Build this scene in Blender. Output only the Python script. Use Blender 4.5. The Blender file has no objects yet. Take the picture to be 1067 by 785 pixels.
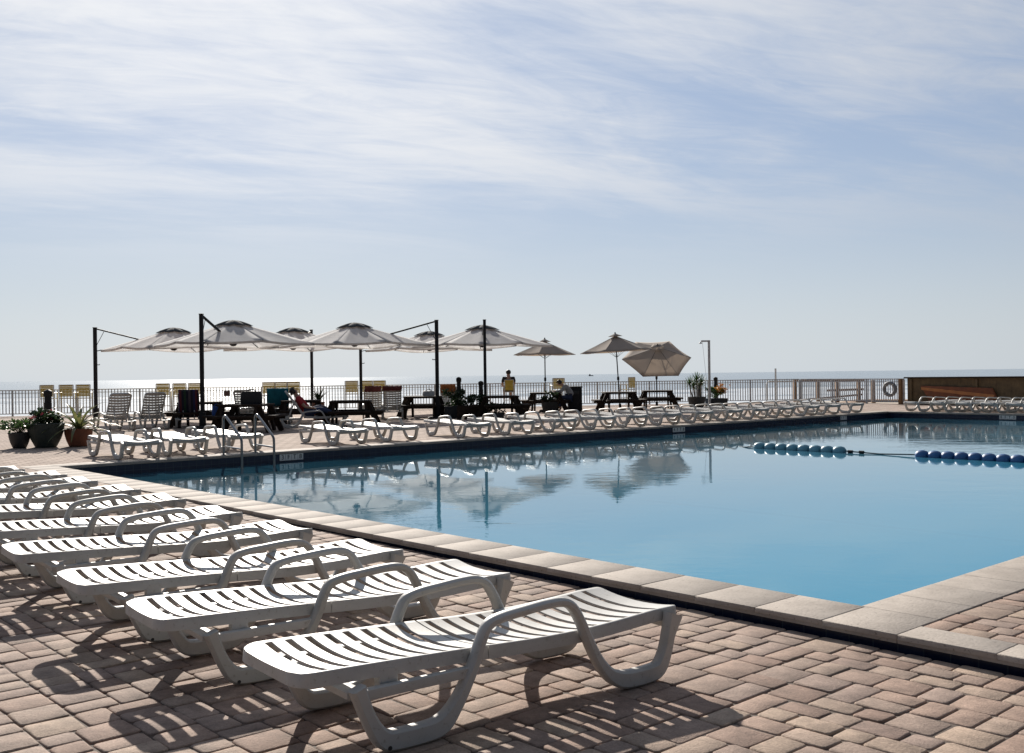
import bpy, bmesh, math, random
from mathutils import Vector, Matrix, Euler
random.seed(7)
R = math.radians
sc = bpy.context.scene
col = sc.collection

# ------------------------------------------------------------------ camera
F, CX, CY, EYE = 1097.0, 533.5, 392.5, 1.45
ROLL, PITCH = -0.0128, -0.0012
cam = bpy.data.cameras.new('camera')
cam.sensor_width = 36.0
cam.lens = 36.0 * F / 1067.0
cam.clip_start = 0.05
cam.clip_end = 120000
camo = bpy.data.objects.new('camera', cam)
col.objects.link(camo)
CR = Matrix.Rotation(R(90) + PITCH, 3, 'X') @ Matrix.Rotation(ROLL, 3, 'Z')
camo.matrix_world = Matrix.Translation((0, 0, EYE)) @ CR.to_4x4()
sc.camera = camo

def at(px, py, z=0.0):
    """ground point (at height z) seen at a pixel of the photograph"""
    d = CR @ Vector(((px - CX) / F, -(py - CY) / F, -1.0))
    t = (z - EYE) / d.z
    return Vector((d.x * t, d.y * t, z))

def at_y(px, Y, z=0.0):
    """point at depth Y whose foot is on column px"""
    py = 398 - .0128 * px + F * (EYE - z) / Y
    d = CR @ Vector(((px - CX) / F, -(py - CY) / F, -1.0))
    return Vector((d.x / d.y * Y, Y, z))

# ------------------------------------------------------------------ pool frame
C0 = at(61.4, 486.4); C1 = at(897, 632); C2 = at(925, 429)
VD = (C1 - C0); VL = VD.length; VD = VD / VL          # along the left edge, towards the near corner
UD = (C2 - C0); UL = UD.length; UD = UD / UL          # along the far edge, to the right
def P(a, b, z=0.0):
    p = C0 + VD * a + UD * b
    return Vector((p.x, p.y, z))
def AB(p):
    q = p - C0
    det = VD.x * UD.y - VD.y * UD.x
    return ((q.x * UD.y - q.y * UD.x) / det, (VD.x * q.y - VD.y * q.x) / det)
CW = 0.50                                             # coping width
def deck_z(a):
    return -0.088 * max(0.0, min(1.0, (a - 3.5) / 9.5))

# ------------------------------------------------------------------ helpers
def clamp(x, a, b): return max(a, min(b, x))

class MB:
    def __init__(s): s.v = []; s.f = []
    def add(s, vs, fs):
        o = len(s.v)
        s.v += [tuple(v) for v in vs]
        s.f += [tuple(i + o for i in f) for f in fs]
    def box(s, c, size, m=None):
        hx, hy, hz = size[0] / 2, size[1] / 2, size[2] / 2
        vs = [Vector((x * hx, y * hy, z * hz)) for x in (-1, 1) for y in (-1, 1) for z in (-1, 1)]
        if m is not None: vs = [m @ v for v in vs]
        vs = [v + Vector(c) for v in vs]
        s.add(vs, [(0, 1, 3, 2), (4, 6, 7, 5), (0, 4, 5, 1), (2, 3, 7, 6), (0, 2, 6, 4), (1, 5, 7, 3)])
    def bar(s, p, q, w, h, up=(0, 0, 1)):
        p = Vector(p); q = Vector(q); d = q - p; L = d.length; d.normalize()
        up = Vector(up)
        if abs(d.dot(up)) > .99: up = Vector((1, 0, 0))
        y = up.cross(d).normalized(); z = d.cross(y)
        m = Matrix((d, y, z)).transposed()
        s.box((p + q) / 2, (L, w, h), m)
    def tube(s, pts, r, n=8, closed=False):
        pts = [Vector(p) for p in pts]
        N = len(pts)
        rs = r if isinstance(r, (list, tuple)) else [r] * N
        base = len(s.v); prev = None
        for i, p in enumerate(pts):
            if closed: t = pts[(i + 1) % N] - pts[i - 1]
            else: t = pts[min(i + 1, N - 1)] - pts[max(i - 1, 0)]
            t.normalize()
            if prev is None:
                up = Vector((0, 0, 1)) if abs(t.z) < .9 else Vector((1, 0, 0))
                x = t.cross(up).normalized()
            else:
                x = (prev - t * prev.dot(t)).normalized()
            prev = x; y = t.cross(x)
            for k in range(n):
                a = 2 * math.pi * k / n
                s.v.append(tuple(p + (x * math.cos(a) + y * math.sin(a)) * rs[i]))
        for i in range(N if closed else N - 1):
            j = (i + 1) % N
            for k in range(n):
                l = (k + 1) % n
                s.f.append((base + i * n + k, base + i * n + l, base + j * n + l, base + j * n + k))
        if not closed:
            s.f.append(tuple(base + k for k in range(n))[::-1])
            s.f.append(tuple(base + (N - 1) * n + k for k in range(n)))
    def lathe(s, prof, n=24, c=(0, 0, 0), wob=0.0):
        c = Vector(c); base = len(s.v); M = len(prof)
        for (r, z) in prof:
            for k in range(n):
                a = 2 * math.pi * k / n
                rr = r * (1 + wob * math.sin(3 * a + z * 9))
                s.v.append(tuple(c + Vector((rr * math.cos(a), rr * math.sin(a), z))))
        for i in range(M - 1):
            for k in range(n):
                l = (k + 1) % n
                s.f.append((base + i * n + k, base + i * n + l, base + (i + 1) * n + l, base + (i + 1) * n + k))
        s.f.append(tuple(base + k for k in range(n))[::-1])
        s.f.append(tuple(base + (M - 1) * n + k for k in range(n)))
    def ribbon(s, pts, y0, wy, ch=.012):
        """pts (x, z, thickness) in the xz plane, swept with a chamfered section wy wide"""
        N = len(pts); base = len(s.v)
        for i, (x, z, t) in enumerate(pts):
            a = pts[max(i - 1, 0)]; b = pts[min(i + 1, N - 1)]
            tx, tz = b[0] - a[0], b[1] - a[1]; l = math.hypot(tx, tz) or 1
            nx, nz = -tz / l, tx / l
            h = t / 2; w = wy / 2; c = min(ch, h * .6)
            for (q, yy) in ((h - c, w), (h, w - c), (h, -w + c), (h - c, -w), (-h + c, -w), (-h, -w + c), (-h, w - c), (-h + c, w)):
                s.v.append((x + nx * q, y0 + yy, z + nz * q))
        for i in range(N - 1):
            for k in range(8):
                l = (k + 1) % 8
                s.f.append((base + i * 8 + k, base + i * 8 + l, base + (i + 1) * 8 + l, base + (i + 1) * 8 + k))
        s.f.append(tuple(base + k for k in range(8))[::-1])
        s.f.append(tuple(base + (N - 1) * 8 + k for k in range(8)))
    def prism(s, poly, z0, z1):
        n = len(poly)
        vs = [Vector((p[0], p[1], z0)) for p in poly] + [Vector((p[0], p[1], z1)) for p in poly]
        fs = [tuple(range(n))[::-1], tuple(range(n, 2 * n))]
        fs += [(k, (k + 1) % n, n + (k + 1) % n, n + k) for k in range(n)]
        s.add(vs, fs)
    def blade(s, base, az, L, w, e0, e1, n=6, fold=.25):
        p = Vector(base); d2 = Vector((math.cos(az), math.sin(az), 0)); sd = Vector((-math.sin(az), math.cos(az), 0))
        o = len(s.v)
        for i in range(n + 1):
            t = i / n
            e = e0 + (e1 - e0) * t
            ww = w * (.55 + 1.2 * t) * (1 - t) ** .8 * 1.25 + .002
            if i: p = p + (d2 * math.cos(e) + Vector((0, 0, 1)) * math.sin(e)) * (L / n)
            nrm = -d2 * math.sin(e) + Vector((0, 0, 1)) * math.cos(e)
            s.v += [tuple(p + sd * ww + nrm * ww * fold), tuple(p), tuple(p - sd * ww + nrm * ww * fold)]
        for i in range(n):
            q = o + i * 3
            s.f += [(q, q + 1, q + 4, q + 3), (q + 1, q + 2, q + 5, q + 4)]
    def leaf(s, p, sz, rng):
        d = Vector((rng.uniform(-1, 1), rng.uniform(-1, 1), rng.uniform(-.4, 1))).normalized()
        q = d.cross(Vector((rng.uniform(-1, 1), rng.uniform(-1, 1), rng.uniform(-1, 1)))).normalized()
        p = Vector(p)
        s.add([p, p + d * sz * .5 + q * sz * .28, p + d * sz, p + d * sz * .5 - q * sz * .28], [(0, 1, 2, 3)])
    def build(s, name, mat, parent=None, smooth=True, bev=0.0, seg=2, ang=35):
        me = bpy.data.meshes.new(name)
        me.from_pydata(s.v, [], s.f)
        if bev > 0:
            bm = bmesh.new(); bm.from_mesh(me)
            bmesh.ops.remove_doubles(bm, verts=bm.verts, dist=1e-5)
            es = [e for e in bm.edges if len(e.link_faces) == 2 and e.calc_face_angle(0) > .5]
            bmesh.ops.bevel(bm, geom=es, offset=bev, segments=seg, affect='EDGES', profile=.6, clamp_overlap=True)
            bm.to_mesh(me); bm.free()
        me.validate(); me.update()
        if smooth:
            me.polygons.foreach_set('use_smooth', [True] * len(me.polygons))
            me.set_sharp_from_angle(angle=R(ang))
        me.materials.append(mat)
        o = bpy.data.objects.new(name, me)
        col.objects.link(o)
        if parent is not None: o.parent = parent
        return o

def tag(o, label=None, cat=None, group=None, kind=None):
    if label: o['label'] = label
    if cat: o['category'] = cat
    if group: o['group'] = group
    if kind: o['kind'] = kind
    return o

def thing(name, label, cat, loc=(0, 0, 0), rz=0.0, group=None):
    o = bpy.data.objects.new(name, None)
    o.empty_display_size = .2
    o.location = loc; o.rotation_euler = (0, 0, rz)
    col.objects.link(o)
    return tag(o, label, cat, group)

def kids(o): return [c for c in bpy.data.objects if c.parent == o]
def copy_tree(o, parent=None):
    c = o.copy(); col.objects.link(c)
    if parent is not None: c.parent = parent
    for ch in kids(o): copy_tree(ch, c)
    return c
def dup(o, loc, rz, label, group=None, rx=0.0):
    c = copy_tree(o)
    c.location = loc; c.rotation_euler = (rx, 0, rz); c['label'] = label
    if group: c['group'] = group
    return c

def cr(pts, n=6):
    out = []
    for i in range(len(pts) - 1):
        p0 = pts[max(i - 1, 0)]; p1 = pts[i]; p2 = pts[i + 1]; p3 = pts[min(i + 2, len(pts) - 1)]
        for k in range(n):
            t = k / n
            out.append(tuple(.5 * ((2 * b) + (c - a) * t + (2 * a - 5 * b + 4 * c - d) * t * t + (-a + 3 * b - 3 * c + d) * t ** 3)
                             for a, b, c, d in zip(p0, p1, p2, p3)))
    out.append(tuple(pts[-1]))
    return out

def bake(o):
    """replace an object's mesh by its evaluated (modifier) result"""
    dg = bpy.context.evaluated_depsgraph_get(); dg.update()
    me = bpy.data.meshes.new_from_object(o.evaluated_get(dg))
    mats = [m for m in o.data.materials]
    o.modifiers.clear(); old = o.data; o.data = me
    if not me.materials:
        for m in mats: me.materials.append(m)
    bpy.data.meshes.remove(old)
    return o

# ------------------------------------------------------------------ materials
def mat(name):
    m = bpy.data.materials.new(name); m.use_nodes = True
    nt = m.node_tree; b = nt.nodes['Principled BSDF']
    return m, nt, b
def N(nt, t, **kw):
    n = nt.nodes.new(t)
    for k, v in kw.items():
        if k in n.inputs: n.inputs[k].default_value = v
        else: setattr(n, k, v)
    return n
def L(nt, a, b): nt.links.new(a, b)
def ramp(nt, stops, interp='LINEAR'):
    r = nt.nodes.new('ShaderNodeValToRGB'); r.color_ramp.interpolation = interp
    e = r.color_ramp.elements
    while len(e) < len(stops): e.new(.5)
    for i, (p, c) in enumerate(stops):
        e[i].position = p
        e[i].color = (c, c, c, 1) if isinstance(c, (int, float)) else (*c, 1)
    return r

def simple(name, c, rough=.6, var=.18, scale=6, bump=.1, bscale=60, metal=0.0, spec=.5, coat=0.0, bdist=.003):
    m, nt, b = mat(name)
    tc = N(nt, 'ShaderNodeTexCoord')
    n = N(nt, 'ShaderNodeTexNoise', Scale=scale, Detail=6.0, Roughness=.6)
    L(nt, tc.outputs['Object'], n.inputs['Vector'])
    r = ramp(nt, [(.3, tuple(x * (1 - var) for x in c)), (.7, tuple(min(1, x * (1 + var)) for x in c))])
    L(nt, n.outputs['Fac'], r.inputs['Fac']); L(nt, r.outputs['Color'], b.inputs['Base Color'])
    n2 = N(nt, 'ShaderNodeTexNoise', Scale=bscale, Detail=4.0)
    L(nt, tc.outputs['Object'], n2.inputs['Vector'])
    bp = N(nt, 'ShaderNodeBump', Strength=bump, Distance=bdist)
    L(nt, n2.outputs['Fac'], bp.inputs['Height']); L(nt, bp.outputs['Normal'], b.inputs['Normal'])
    mr = N(nt, 'ShaderNodeMapRange')
    mr.inputs['To Min'].default_value = rough * .85; mr.inputs['To Max'].default_value = min(1, rough * 1.15)
    L(nt, n.outputs['Fac'], mr.inputs['Value']); L(nt, mr.outputs['Result'], b.inputs['Roughness'])
    b.inputs['Metallic'].default_value = metal
    b.inputs['Specular IOR Level'].default_value = spec
    b.inputs['Coat Weight'].default_value = coat
    return m

M = {}
def resin():
    m, nt, b = mat('white_resin')
    tc = N(nt, 'ShaderNodeTexCoord')
    n = N(nt, 'ShaderNodeTexNoise', Scale=4.0, Detail=7.0, Roughness=.65); L(nt, tc.outputs['Object'], n.inputs['Vector'])
    r = ramp(nt, [(.28, (.41, .40, .37)), (.45, (.49, .48, .46)), (.72, (.535, .525, .505))]); L(nt, n.outputs['Fac'], r.inputs['Fac'])
    n2 = N(nt, 'ShaderNodeTexNoise', Scale=38.0, Detail=5.0, Roughness=.7); L(nt, tc.outputs['Object'], n2.inputs['Vector'])
    r2 = ramp(nt, [(.30, (.70, .67, .62)), (.42, (1, 1, 1))]); L(nt, n2.outputs['Fac'], r2.inputs['Fac'])
    oi = N(nt, 'ShaderNodeObjectInfo'); r3 = ramp(nt, [(0, (.90, .885, .85)), (1, (1.03, 1.03, 1.03))]); L(nt, oi.outputs['Random'], r3.inputs['Fac'])
    mx = N(nt, 'ShaderNodeMix', data_type='RGBA', blend_type='MULTIPLY'); mx.inputs[0].default_value = 1
    L(nt, r.outputs['Color'], mx.inputs[6]); L(nt, r2.outputs['Color'], mx.inputs[7])
    mx2 = N(nt, 'ShaderNodeMix', data_type='RGBA', blend_type='MULTIPLY'); mx2.inputs[0].default_value = 1
    L(nt, mx.outputs[2], mx2.inputs[6]); L(nt, r3.outputs['Color'], mx2.inputs[7]); L(nt, mx2.outputs[2], b.inputs['Base Color'])
    mr = N(nt, 'ShaderNodeMapRange'); mr.inputs['To Min'].default_value = .36; mr.inputs['To Max'].default_value = .62; L(nt, n.outputs['Fac'], mr.inputs['Value'])
    L(nt, mr.outputs['Result'], b.inputs['Roughness']); b.inputs['Specular IOR Level'].default_value = .24
    bp = N(nt, 'ShaderNodeBump', Strength=.15, Distance=.003); L(nt, n2.outputs['Fac'], bp.inputs['Height']); L(nt, bp.outputs['Normal'], b.inputs['Normal'])
    return m
M['plastic'] = resin()
M['dark_metal'] = simple('charcoal_metal', (.022, .022, .024), rough=.7, spec=.2, var=.2, bump=.05)
M['rail_metal'] = simple('railing_paint', (.48, .49, .50), rough=.6, spec=.25, var=.2, bump=.05)
M['steel'] = simple('stainless_steel', (.24, .24, .24), rough=.32, var=.08, metal=1.0, bump=.03)
M['wood_dark'] = simple('dark_brown_boards', (.03, .020, .015), rough=.85, spec=.2, var=.4, scale=9, bump=.4, bscale=40)
M['timber'] = simple('weathered_timber', (.24, .135, .065), rough=.8, var=.3, scale=5, bump=.5, bscale=25)
M['yellow'] = simple('yellow_sling', (.55, .40, .06), rough=.8, var=.12, scale=20, bump=.4, bscale=160)
M['frame_white'] = simple('pale_chair_frame', (.55, .54, .5), rough=.5, var=.1)
M['pot_black'] = simple('black_pot', (.022, .024, .026), rough=.6, var=.25, bump=.3, bscale=30)
M['pot_green'] = simple('dark_green_pot', (.028, .04, .036), rough=.6, var=.25, bump=.4, bscale=25)
M['terracotta'] = simple('terracotta', (.16, .055, .028), rough=.75, var=.3, bump=.3, bscale=30)
M['soil'] = simple('soil', (.04, .028, .02), rough=.95, var=.4, bump=.8)
M['stem'] = simple('stem', (.10, .075, .045), rough=.85, var=.3)
M['rubber'] = simple('dark_rubber', (.02, .02, .02), rough=.6)
M['skin'] = simple('skin', (.38, .22, .15), rough=.5, var=.08)
M['hair'] = simple('dark_hair', (.012, .009, .007), rough=.5)
M['shirt_black'] = simple('black_shirt', (.015, .015, .018), rough=.9)
M['shirt_grey'] = simple('grey_shirt', (.32, .34, .36), rough=.9)
M['shirt_red'] = simple('red_shirt', (.32, .025, .03), rough=.9)
M['jeans'] = simple('blue_jeans', (.03, .045, .10), rough=.9)
M['shorts'] = simple('khaki_shorts', (.3, .25, .17), rough=.9)
M['teal_cloth'] = simple('teal_towel', (.008, .14, .19), rough=.95, bump=.5, bscale=120)
M['blue_cloth'] = simple('blue_cloth', (.03, .08, .28), rough=.95, bump=.5)
M['maroon_cloth'] = simple('maroon_towel', (.10, .02, .02), rough=.95, bump=.5, bscale=120)
M['orange_cloth'] = simple('orange_brown_towel', (.28, .10, .03), rough=.95, bump=.5, bscale=120)
M['bag'] = simple('black_bag_fabric', (.015, .016, .018), rough=.8, bump=.5, bscale=80)
M['ring'] = simple('grey_life_ring', (.17, .18, .19), rough=.6, var=.1)
M['rust_board'] = simple('rust_orange_board', (.22, .065, .02), rough=.55, var=.25, scale=4)
M['rust_stripe'] = simple('orange_stripe', (.5, .19, .06), rough=.55, var=.15, scale=4)
M['float'] = simple('blue_float', (.10, .28, .36), rough=.5, var=.1, coat=.3)
M['float_end'] = simple('navy_float_band', (.025, .11, .28), rough=.5, var=.1)
M['rope'] = simple('lane_rope', (.05, .10, .12), rough=.7)
M['sign_board'] = simple('brown_notice', (.07, .035, .03), rough=.5)
M['marker'] = simple('marker_tile', (.75, .75, .72), rough=.4, var=.05)
M['marker_ink'] = simple('marker_lettering', (.02, .02, .025), rough=.4)
M['hull'] = simple('ship_grey', (.12, .13, .15), rough=.6)

# leaf materials: light passes through the leaves
def leafmat(name, c, c2):
    m, nt, b = mat(name)
    tc = N(nt, 'ShaderNodeTexCoord'); n = N(nt, 'ShaderNodeTexNoise', Scale=5.0, Detail=4.0)
    L(nt, tc.outputs['Object'], n.inputs['Vector'])
    r = ramp(nt, [(.35, c), (.65, c2)]); L(nt, n.outputs['Fac'], r.inputs['Fac'])
    L(nt, r.outputs['Color'], b.inputs['Base Color']); b.inputs['Roughness'].default_value = .45
    tr = N(nt, 'ShaderNodeBsdfTranslucent'); L(nt, r.outputs['Color'], tr.inputs['Color'])
    mx = N(nt, 'ShaderNodeMixShader', Fac=.35)
    L(nt, b.outputs['BSDF'], mx.inputs[1]); L(nt, tr.outputs['BSDF'], mx.inputs[2])
    L(nt, mx.outputs['Shader'], nt.nodes['Material Output'].inputs['Surface'])
    return m
M['leaf'] = leafmat('green_leaves', (.03, .07, .02), (.06, .11, .03))
M['leaf_dark'] = leafmat('dark_leaves', (.012, .03, .012), (.03, .05, .02))
M['agave'] = leafmat('striped_agave', (.05, .08, .03), (.20, .19, .07))
M['flower_red'] = leafmat('red_flowers', (.22, .02, .03), (.35, .05, .08))
M['flower_orange'] = leafmat('orange_flowers', (.40, .14, .02), (.5, .26, .03))

# canopy fabric: thin cloth that glows a little when lit from behind
def fabric(name, c, tr_amt=.3):
    m, nt, b = mat(name)
    tc = N(nt, 'ShaderNodeTexCoord')
    n = N(nt, 'ShaderNodeTexNoise', Scale=2.5, Detail=5.0); L(nt, tc.outputs['Object'], n.inputs['Vector'])
    r = ramp(nt, [(.3, tuple(x * .9 for x in c)), (.7, c)]); L(nt, n.outputs['Fac'], r.inputs['Fac'])
    L(nt, r.outputs['Color'], b.inputs['Base Color']); b.inputs['Roughness'].default_value = .9
    b.inputs['Specular IOR Level'].default_value = .2
    n2 = N(nt, 'ShaderNodeTexNoise', Scale=7.0, Detail=3.0); L(nt, tc.outputs['Object'], n2.inputs['Vector'])
    bp = N(nt, 'ShaderNodeBump', Strength=.25, Distance=.02); L(nt, n2.outputs['Fac'], bp.inputs['Height'])
    L(nt, bp.outputs['Normal'], b.inputs['Normal'])
    tr = N(nt, 'ShaderNodeBsdfTranslucent'); L(nt, r.outputs['Color'], tr.inputs['Color'])
    mx = N(nt, 'ShaderNodeMixShader', Fac=tr_amt)
    L(nt, b.outputs['BSDF'], mx.inputs[1]); L(nt, tr.outputs['BSDF'], mx.inputs[2])
    L(nt, mx.outputs['Shader'], nt.nodes['Material Output'].inputs['Surface'])
    return m
M['canopy'] = fabric('off_white_canvas', (.86, .855, .85), .60)
M['vent'] = fabric('vent_canvas', (.10, .105, .11), .08)
M['beige'] = fabric('beige_canvas', (.60, .54, .48), .52)

def striped(name, cols, axis, scale):
    m, nt, b = mat(name)
    tc = N(nt, 'ShaderNodeTexCoord'); sp = N(nt, 'ShaderNodeSeparateXYZ'); L(nt, tc.outputs['Object'], sp.inputs[0])
    ml = N(nt, 'ShaderNodeMath', operation='MULTIPLY'); ml.inputs[1].default_value = scale; L(nt, sp.outputs[axis], ml.inputs[0])
    fr = N(nt, 'ShaderNodeMath', operation='FRACT'); L(nt, ml.outputs[0], fr.inputs[0])
    r = ramp(nt, [(i / len(cols), c) for i, c in enumerate(cols)], 'CONSTANT'); L(nt, fr.outputs[0], r.inputs['Fac'])
    L(nt, r.outputs['Color'], b.inputs['Base Color']); b.inputs['Roughness'].default_value = .95
    return m
M['striped_towel'] = striped('striped_towel', [(.012, .014, .03), (.02, .05, .03), (.012, .014, .03), (.10, .02, .03), (.03, .03, .10), (.015, .015, .03), (.09, .07, .09)], 1, 2.2)

# pavers: every stone carries its own colour
def paver_mat():
    m, nt, b = mat('tumbled_pavers')
    tc = N(nt, 'ShaderNodeTexCoord')
    at_ = N(nt, 'ShaderNodeAttribute', attribute_name='stone')
    r = ramp(nt, [(0, (.29, .195, .150)), (.3, (.39, .275, .213)), (.5, (.325, .24, .195)), (.75, (.43, .32, .24)), (.9, (.365, .27, .22)), (1, (.30, .21, .168))])
    L(nt, at_.outputs['Fac'], r.inputs['Fac'])
    n = N(nt, 'ShaderNodeTexNoise', Scale=9.0, Detail=8.0, Roughness=.7); L(nt, tc.outputs['Object'], n.inputs['Vector'])
    n3 = N(nt, 'ShaderNodeTexNoise', Scale=90.0, Detail=4.0, Roughness=.7); L(nt, tc.outputs['Object'], n3.inputs['Vector'])
    r2 = ramp(nt, [(.25, .55), (.75, 1.3)]); L(nt, n.outputs['Fac'], r2.inputs['Fac'])
    r3 = ramp(nt, [(.25, .7), (.7, 1.15)]); L(nt, n3.outputs['Fac'], r3.inputs['Fac'])
    mx = N(nt, 'ShaderNodeMix', data_type='RGBA', blend_type='MULTIPLY'); mx.inputs[0].default_value = 1
    L(nt, r.outputs['Color'], mx.inputs[6]); L(nt, r2.outputs['Color'], mx.inputs[7])
    mx2 = N(nt, 'ShaderNodeMix', data_type='RGBA', blend_type='MULTIPLY'); mx2.inputs[0].default_value = 1
    L(nt, mx.outputs[2], mx2.inputs[6]); L(nt, r3.outputs['Color'], mx2.inputs[7])
    n4 = N(nt, 'ShaderNodeTexNoise', Scale=.9, Detail=6.0, Roughness=.65); L(nt, tc.outputs['Object'], n4.inputs['Vector'])
    r4 = ramp(nt, [(.32, .80), (.62, 1.08)]); L(nt, n4.outputs['Fac'], r4.inputs['Fac'])
    mx3 = N(nt, 'ShaderNodeMix', data_type='RGBA', blend_type='MULTIPLY'); mx3.inputs[0].default_value = 1
    L(nt, mx2.outputs[2], mx3.inputs[6]); L(nt, r4.outputs['Color'], mx3.inputs[7])
    L(nt, mx3.outputs[2], b.inputs['Base Color'])
    ad = N(nt, 'ShaderNodeMath', operation='ADD'); L(nt, n.outputs['Fac'], ad.inputs[0]); L(nt, n3.outputs['Fac'], ad.inputs[1])
    bp = N(nt, 'ShaderNodeBump', Strength=.7, Distance=.007); L(nt, ad.outputs[0], bp.inputs['Height'])
    L(nt, bp.outputs['Normal'], b.inputs['Normal'])
    b.inputs['Roughness'].default_value = .85; b.inputs['Specular IOR Level'].default_value = .25
    return m
M['pavers'] = paver_mat()

def brick_paving():
    m, nt, b = mat('brick_paving')
    tc = N(nt, 'ShaderNodeTexCoord')
    mp = N(nt, 'ShaderNodeMapping'); mp.inputs['Rotation'].default_value = (0, 0, math.atan2(-UD.y, UD.x))
    L(nt, tc.outputs['Object'], mp.inputs['Vector'])
    br = N(nt, 'ShaderNodeTexBrick', Scale=1.0)
    br.inputs['Color1'].default_value = (.45, .36, .30, 1); br.inputs['Color2'].default_value = (.34, .265, .22, 1)
    br.inputs['Mortar'].default_value = (.14, .10, .08, 1)
    br.inputs['Mortar Size'].default_value = .012; br.inputs['Brick Width'].default_value = .28; br.inputs['Row Height'].default_value = .19
    L(nt, mp.outputs['Vector'], br.inputs['Vector'])
    n = N(nt, 'ShaderNodeTexNoise', Scale=1.3, Detail=8.0, Roughness=.7); L(nt, tc.outputs['Object'], n.inputs['Vector'])
    r2 = ramp(nt, [(.3, .78), (.7, 1.2)]); L(nt, n.outputs['Fac'], r2.inputs['Fac'])
    mx = N(nt, 'ShaderNodeMix', data_type='RGBA', blend_type='MULTIPLY'); mx.inputs[0].default_value = 1
    L(nt, br.outputs['Color'], mx.inputs[6]); L(nt, r2.outputs['Color'], mx.inputs[7])
    L(nt, mx.outputs[2], b.inputs['Base Color'])
    bp = N(nt, 'ShaderNodeBump', Strength=.5, Distance=.006); bp.invert = True
    L(nt, br.outputs['Fac'], bp.inputs['Height']); L(nt, bp.outputs['Normal'], b.inputs['Normal'])
    b.inputs['Roughness'].default_value = .95; b.inputs['Specular IOR Level'].default_value = .12
    return m
M['paving'] = brick_paving()

def stone_mat(name, c, pit=.6):
    m, nt, b = mat(name)
    tc = N(nt, 'ShaderNodeTexCoord')
    at_ = N(nt, 'ShaderNodeAttribute', attribute_name='stone')
    r = ramp(nt, [(0, tuple(x * .92 for x in c)), (.5, c), (1, tuple(x * 1.07 for x in c))]); L(nt, at_.outputs['Fac'], r.inputs['Fac'])
    n = N(nt, 'ShaderNodeTexNoise', Scale=3.0, Detail=10.0, Roughness=.72); L(nt, tc.outputs['Object'], n.inputs['Vector'])
    r2 = ramp(nt, [(.3, (.74, .72, .70)), (.7, (1.15, 1.14, 1.12))]); L(nt, n.outputs['Fac'], r2.inputs['Fac'])
    v = N(nt, 'ShaderNodeTexNoise', Scale=55.0, Detail=3.0, Roughness=.5); L(nt, tc.outputs['Object'], v.inputs['Vector'])
    r3 = ramp(nt, [(.28, pit), (.40, 1.0)]); L(nt, v.outputs['Fac'], r3.inputs['Fac'])
    mx = N(nt, 'ShaderNodeMix', data_type='RGBA', blend_type='MULTIPLY'); mx.inputs[0].default_value = 1
    L(nt, r.outputs['Color'], mx.inputs[6]); L(nt, r2.outputs['Color'], mx.inputs[7])
    mx2 = N(nt, 'ShaderNodeMix', data_type='RGBA', blend_type='MULTIPLY'); mx2.inputs[0].default_value = 1
    L(nt, mx.outputs[2], mx2.inputs[6]); L(nt, r3.outputs['Color'], mx2.inputs[7])
    L(nt, mx2.outputs[2], b.inputs['Base Color'])
    bp = N(nt, 'ShaderNodeBump', Strength=.5, Distance=.006); L(nt, v.outputs['Fac'], bp.inputs['Height'])
    L(nt, bp.outputs['Normal'], b.inputs['Normal']); b.inputs['Roughness'].default_value = .85; b.inputs['Specular IOR Level'].default_value = .2
    return m
M['coping'] = stone_mat('travertine_coping', (.405, .36, .318))
M['sand_joint'] = simple('joint_sand', (.085, .058, .042), rough=.95, var=.3, scale=20, bump=.6)

def tile_mat(name, c1, c2, mortar, rough=.25):
    m, nt, b = mat(name)
    tc = N(nt, 'ShaderNodeTexCoord')
    br = N(nt, 'ShaderNodeTexBrick', Scale=1.0, offset=0.0)
    br.inputs['Color1'].default_value = (*c1, 1); br.inputs['Color2'].default_value = (*c2, 1); br.inputs['Mortar'].default_value = (*mortar, 1)
    br.inputs['Mortar Size'].default_value = .004; br.inputs['Brick Width'].default_value = .15; br.inputs['Row Height'].default_value = .15
    L(nt, tc.outputs['UV'], br.inputs['Vector']); L(nt, br.outputs['Color'], b.inputs['Base Color'])
    b.inputs['Roughness'].default_value = rough
    return m
M['navy_tile'] = tile_mat('navy_tile', (.010, .016, .045), (.014, .024, .06), (.035, .05, .075))
M['plaster'] = simple('pale_blue_plaster', (.18, .46, .60), rough=.8, var=.06, scale=2, bump=.05)
M['tile_line'] = simple('floor_line_tile', (.03, .10, .25), rough=.5)

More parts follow.
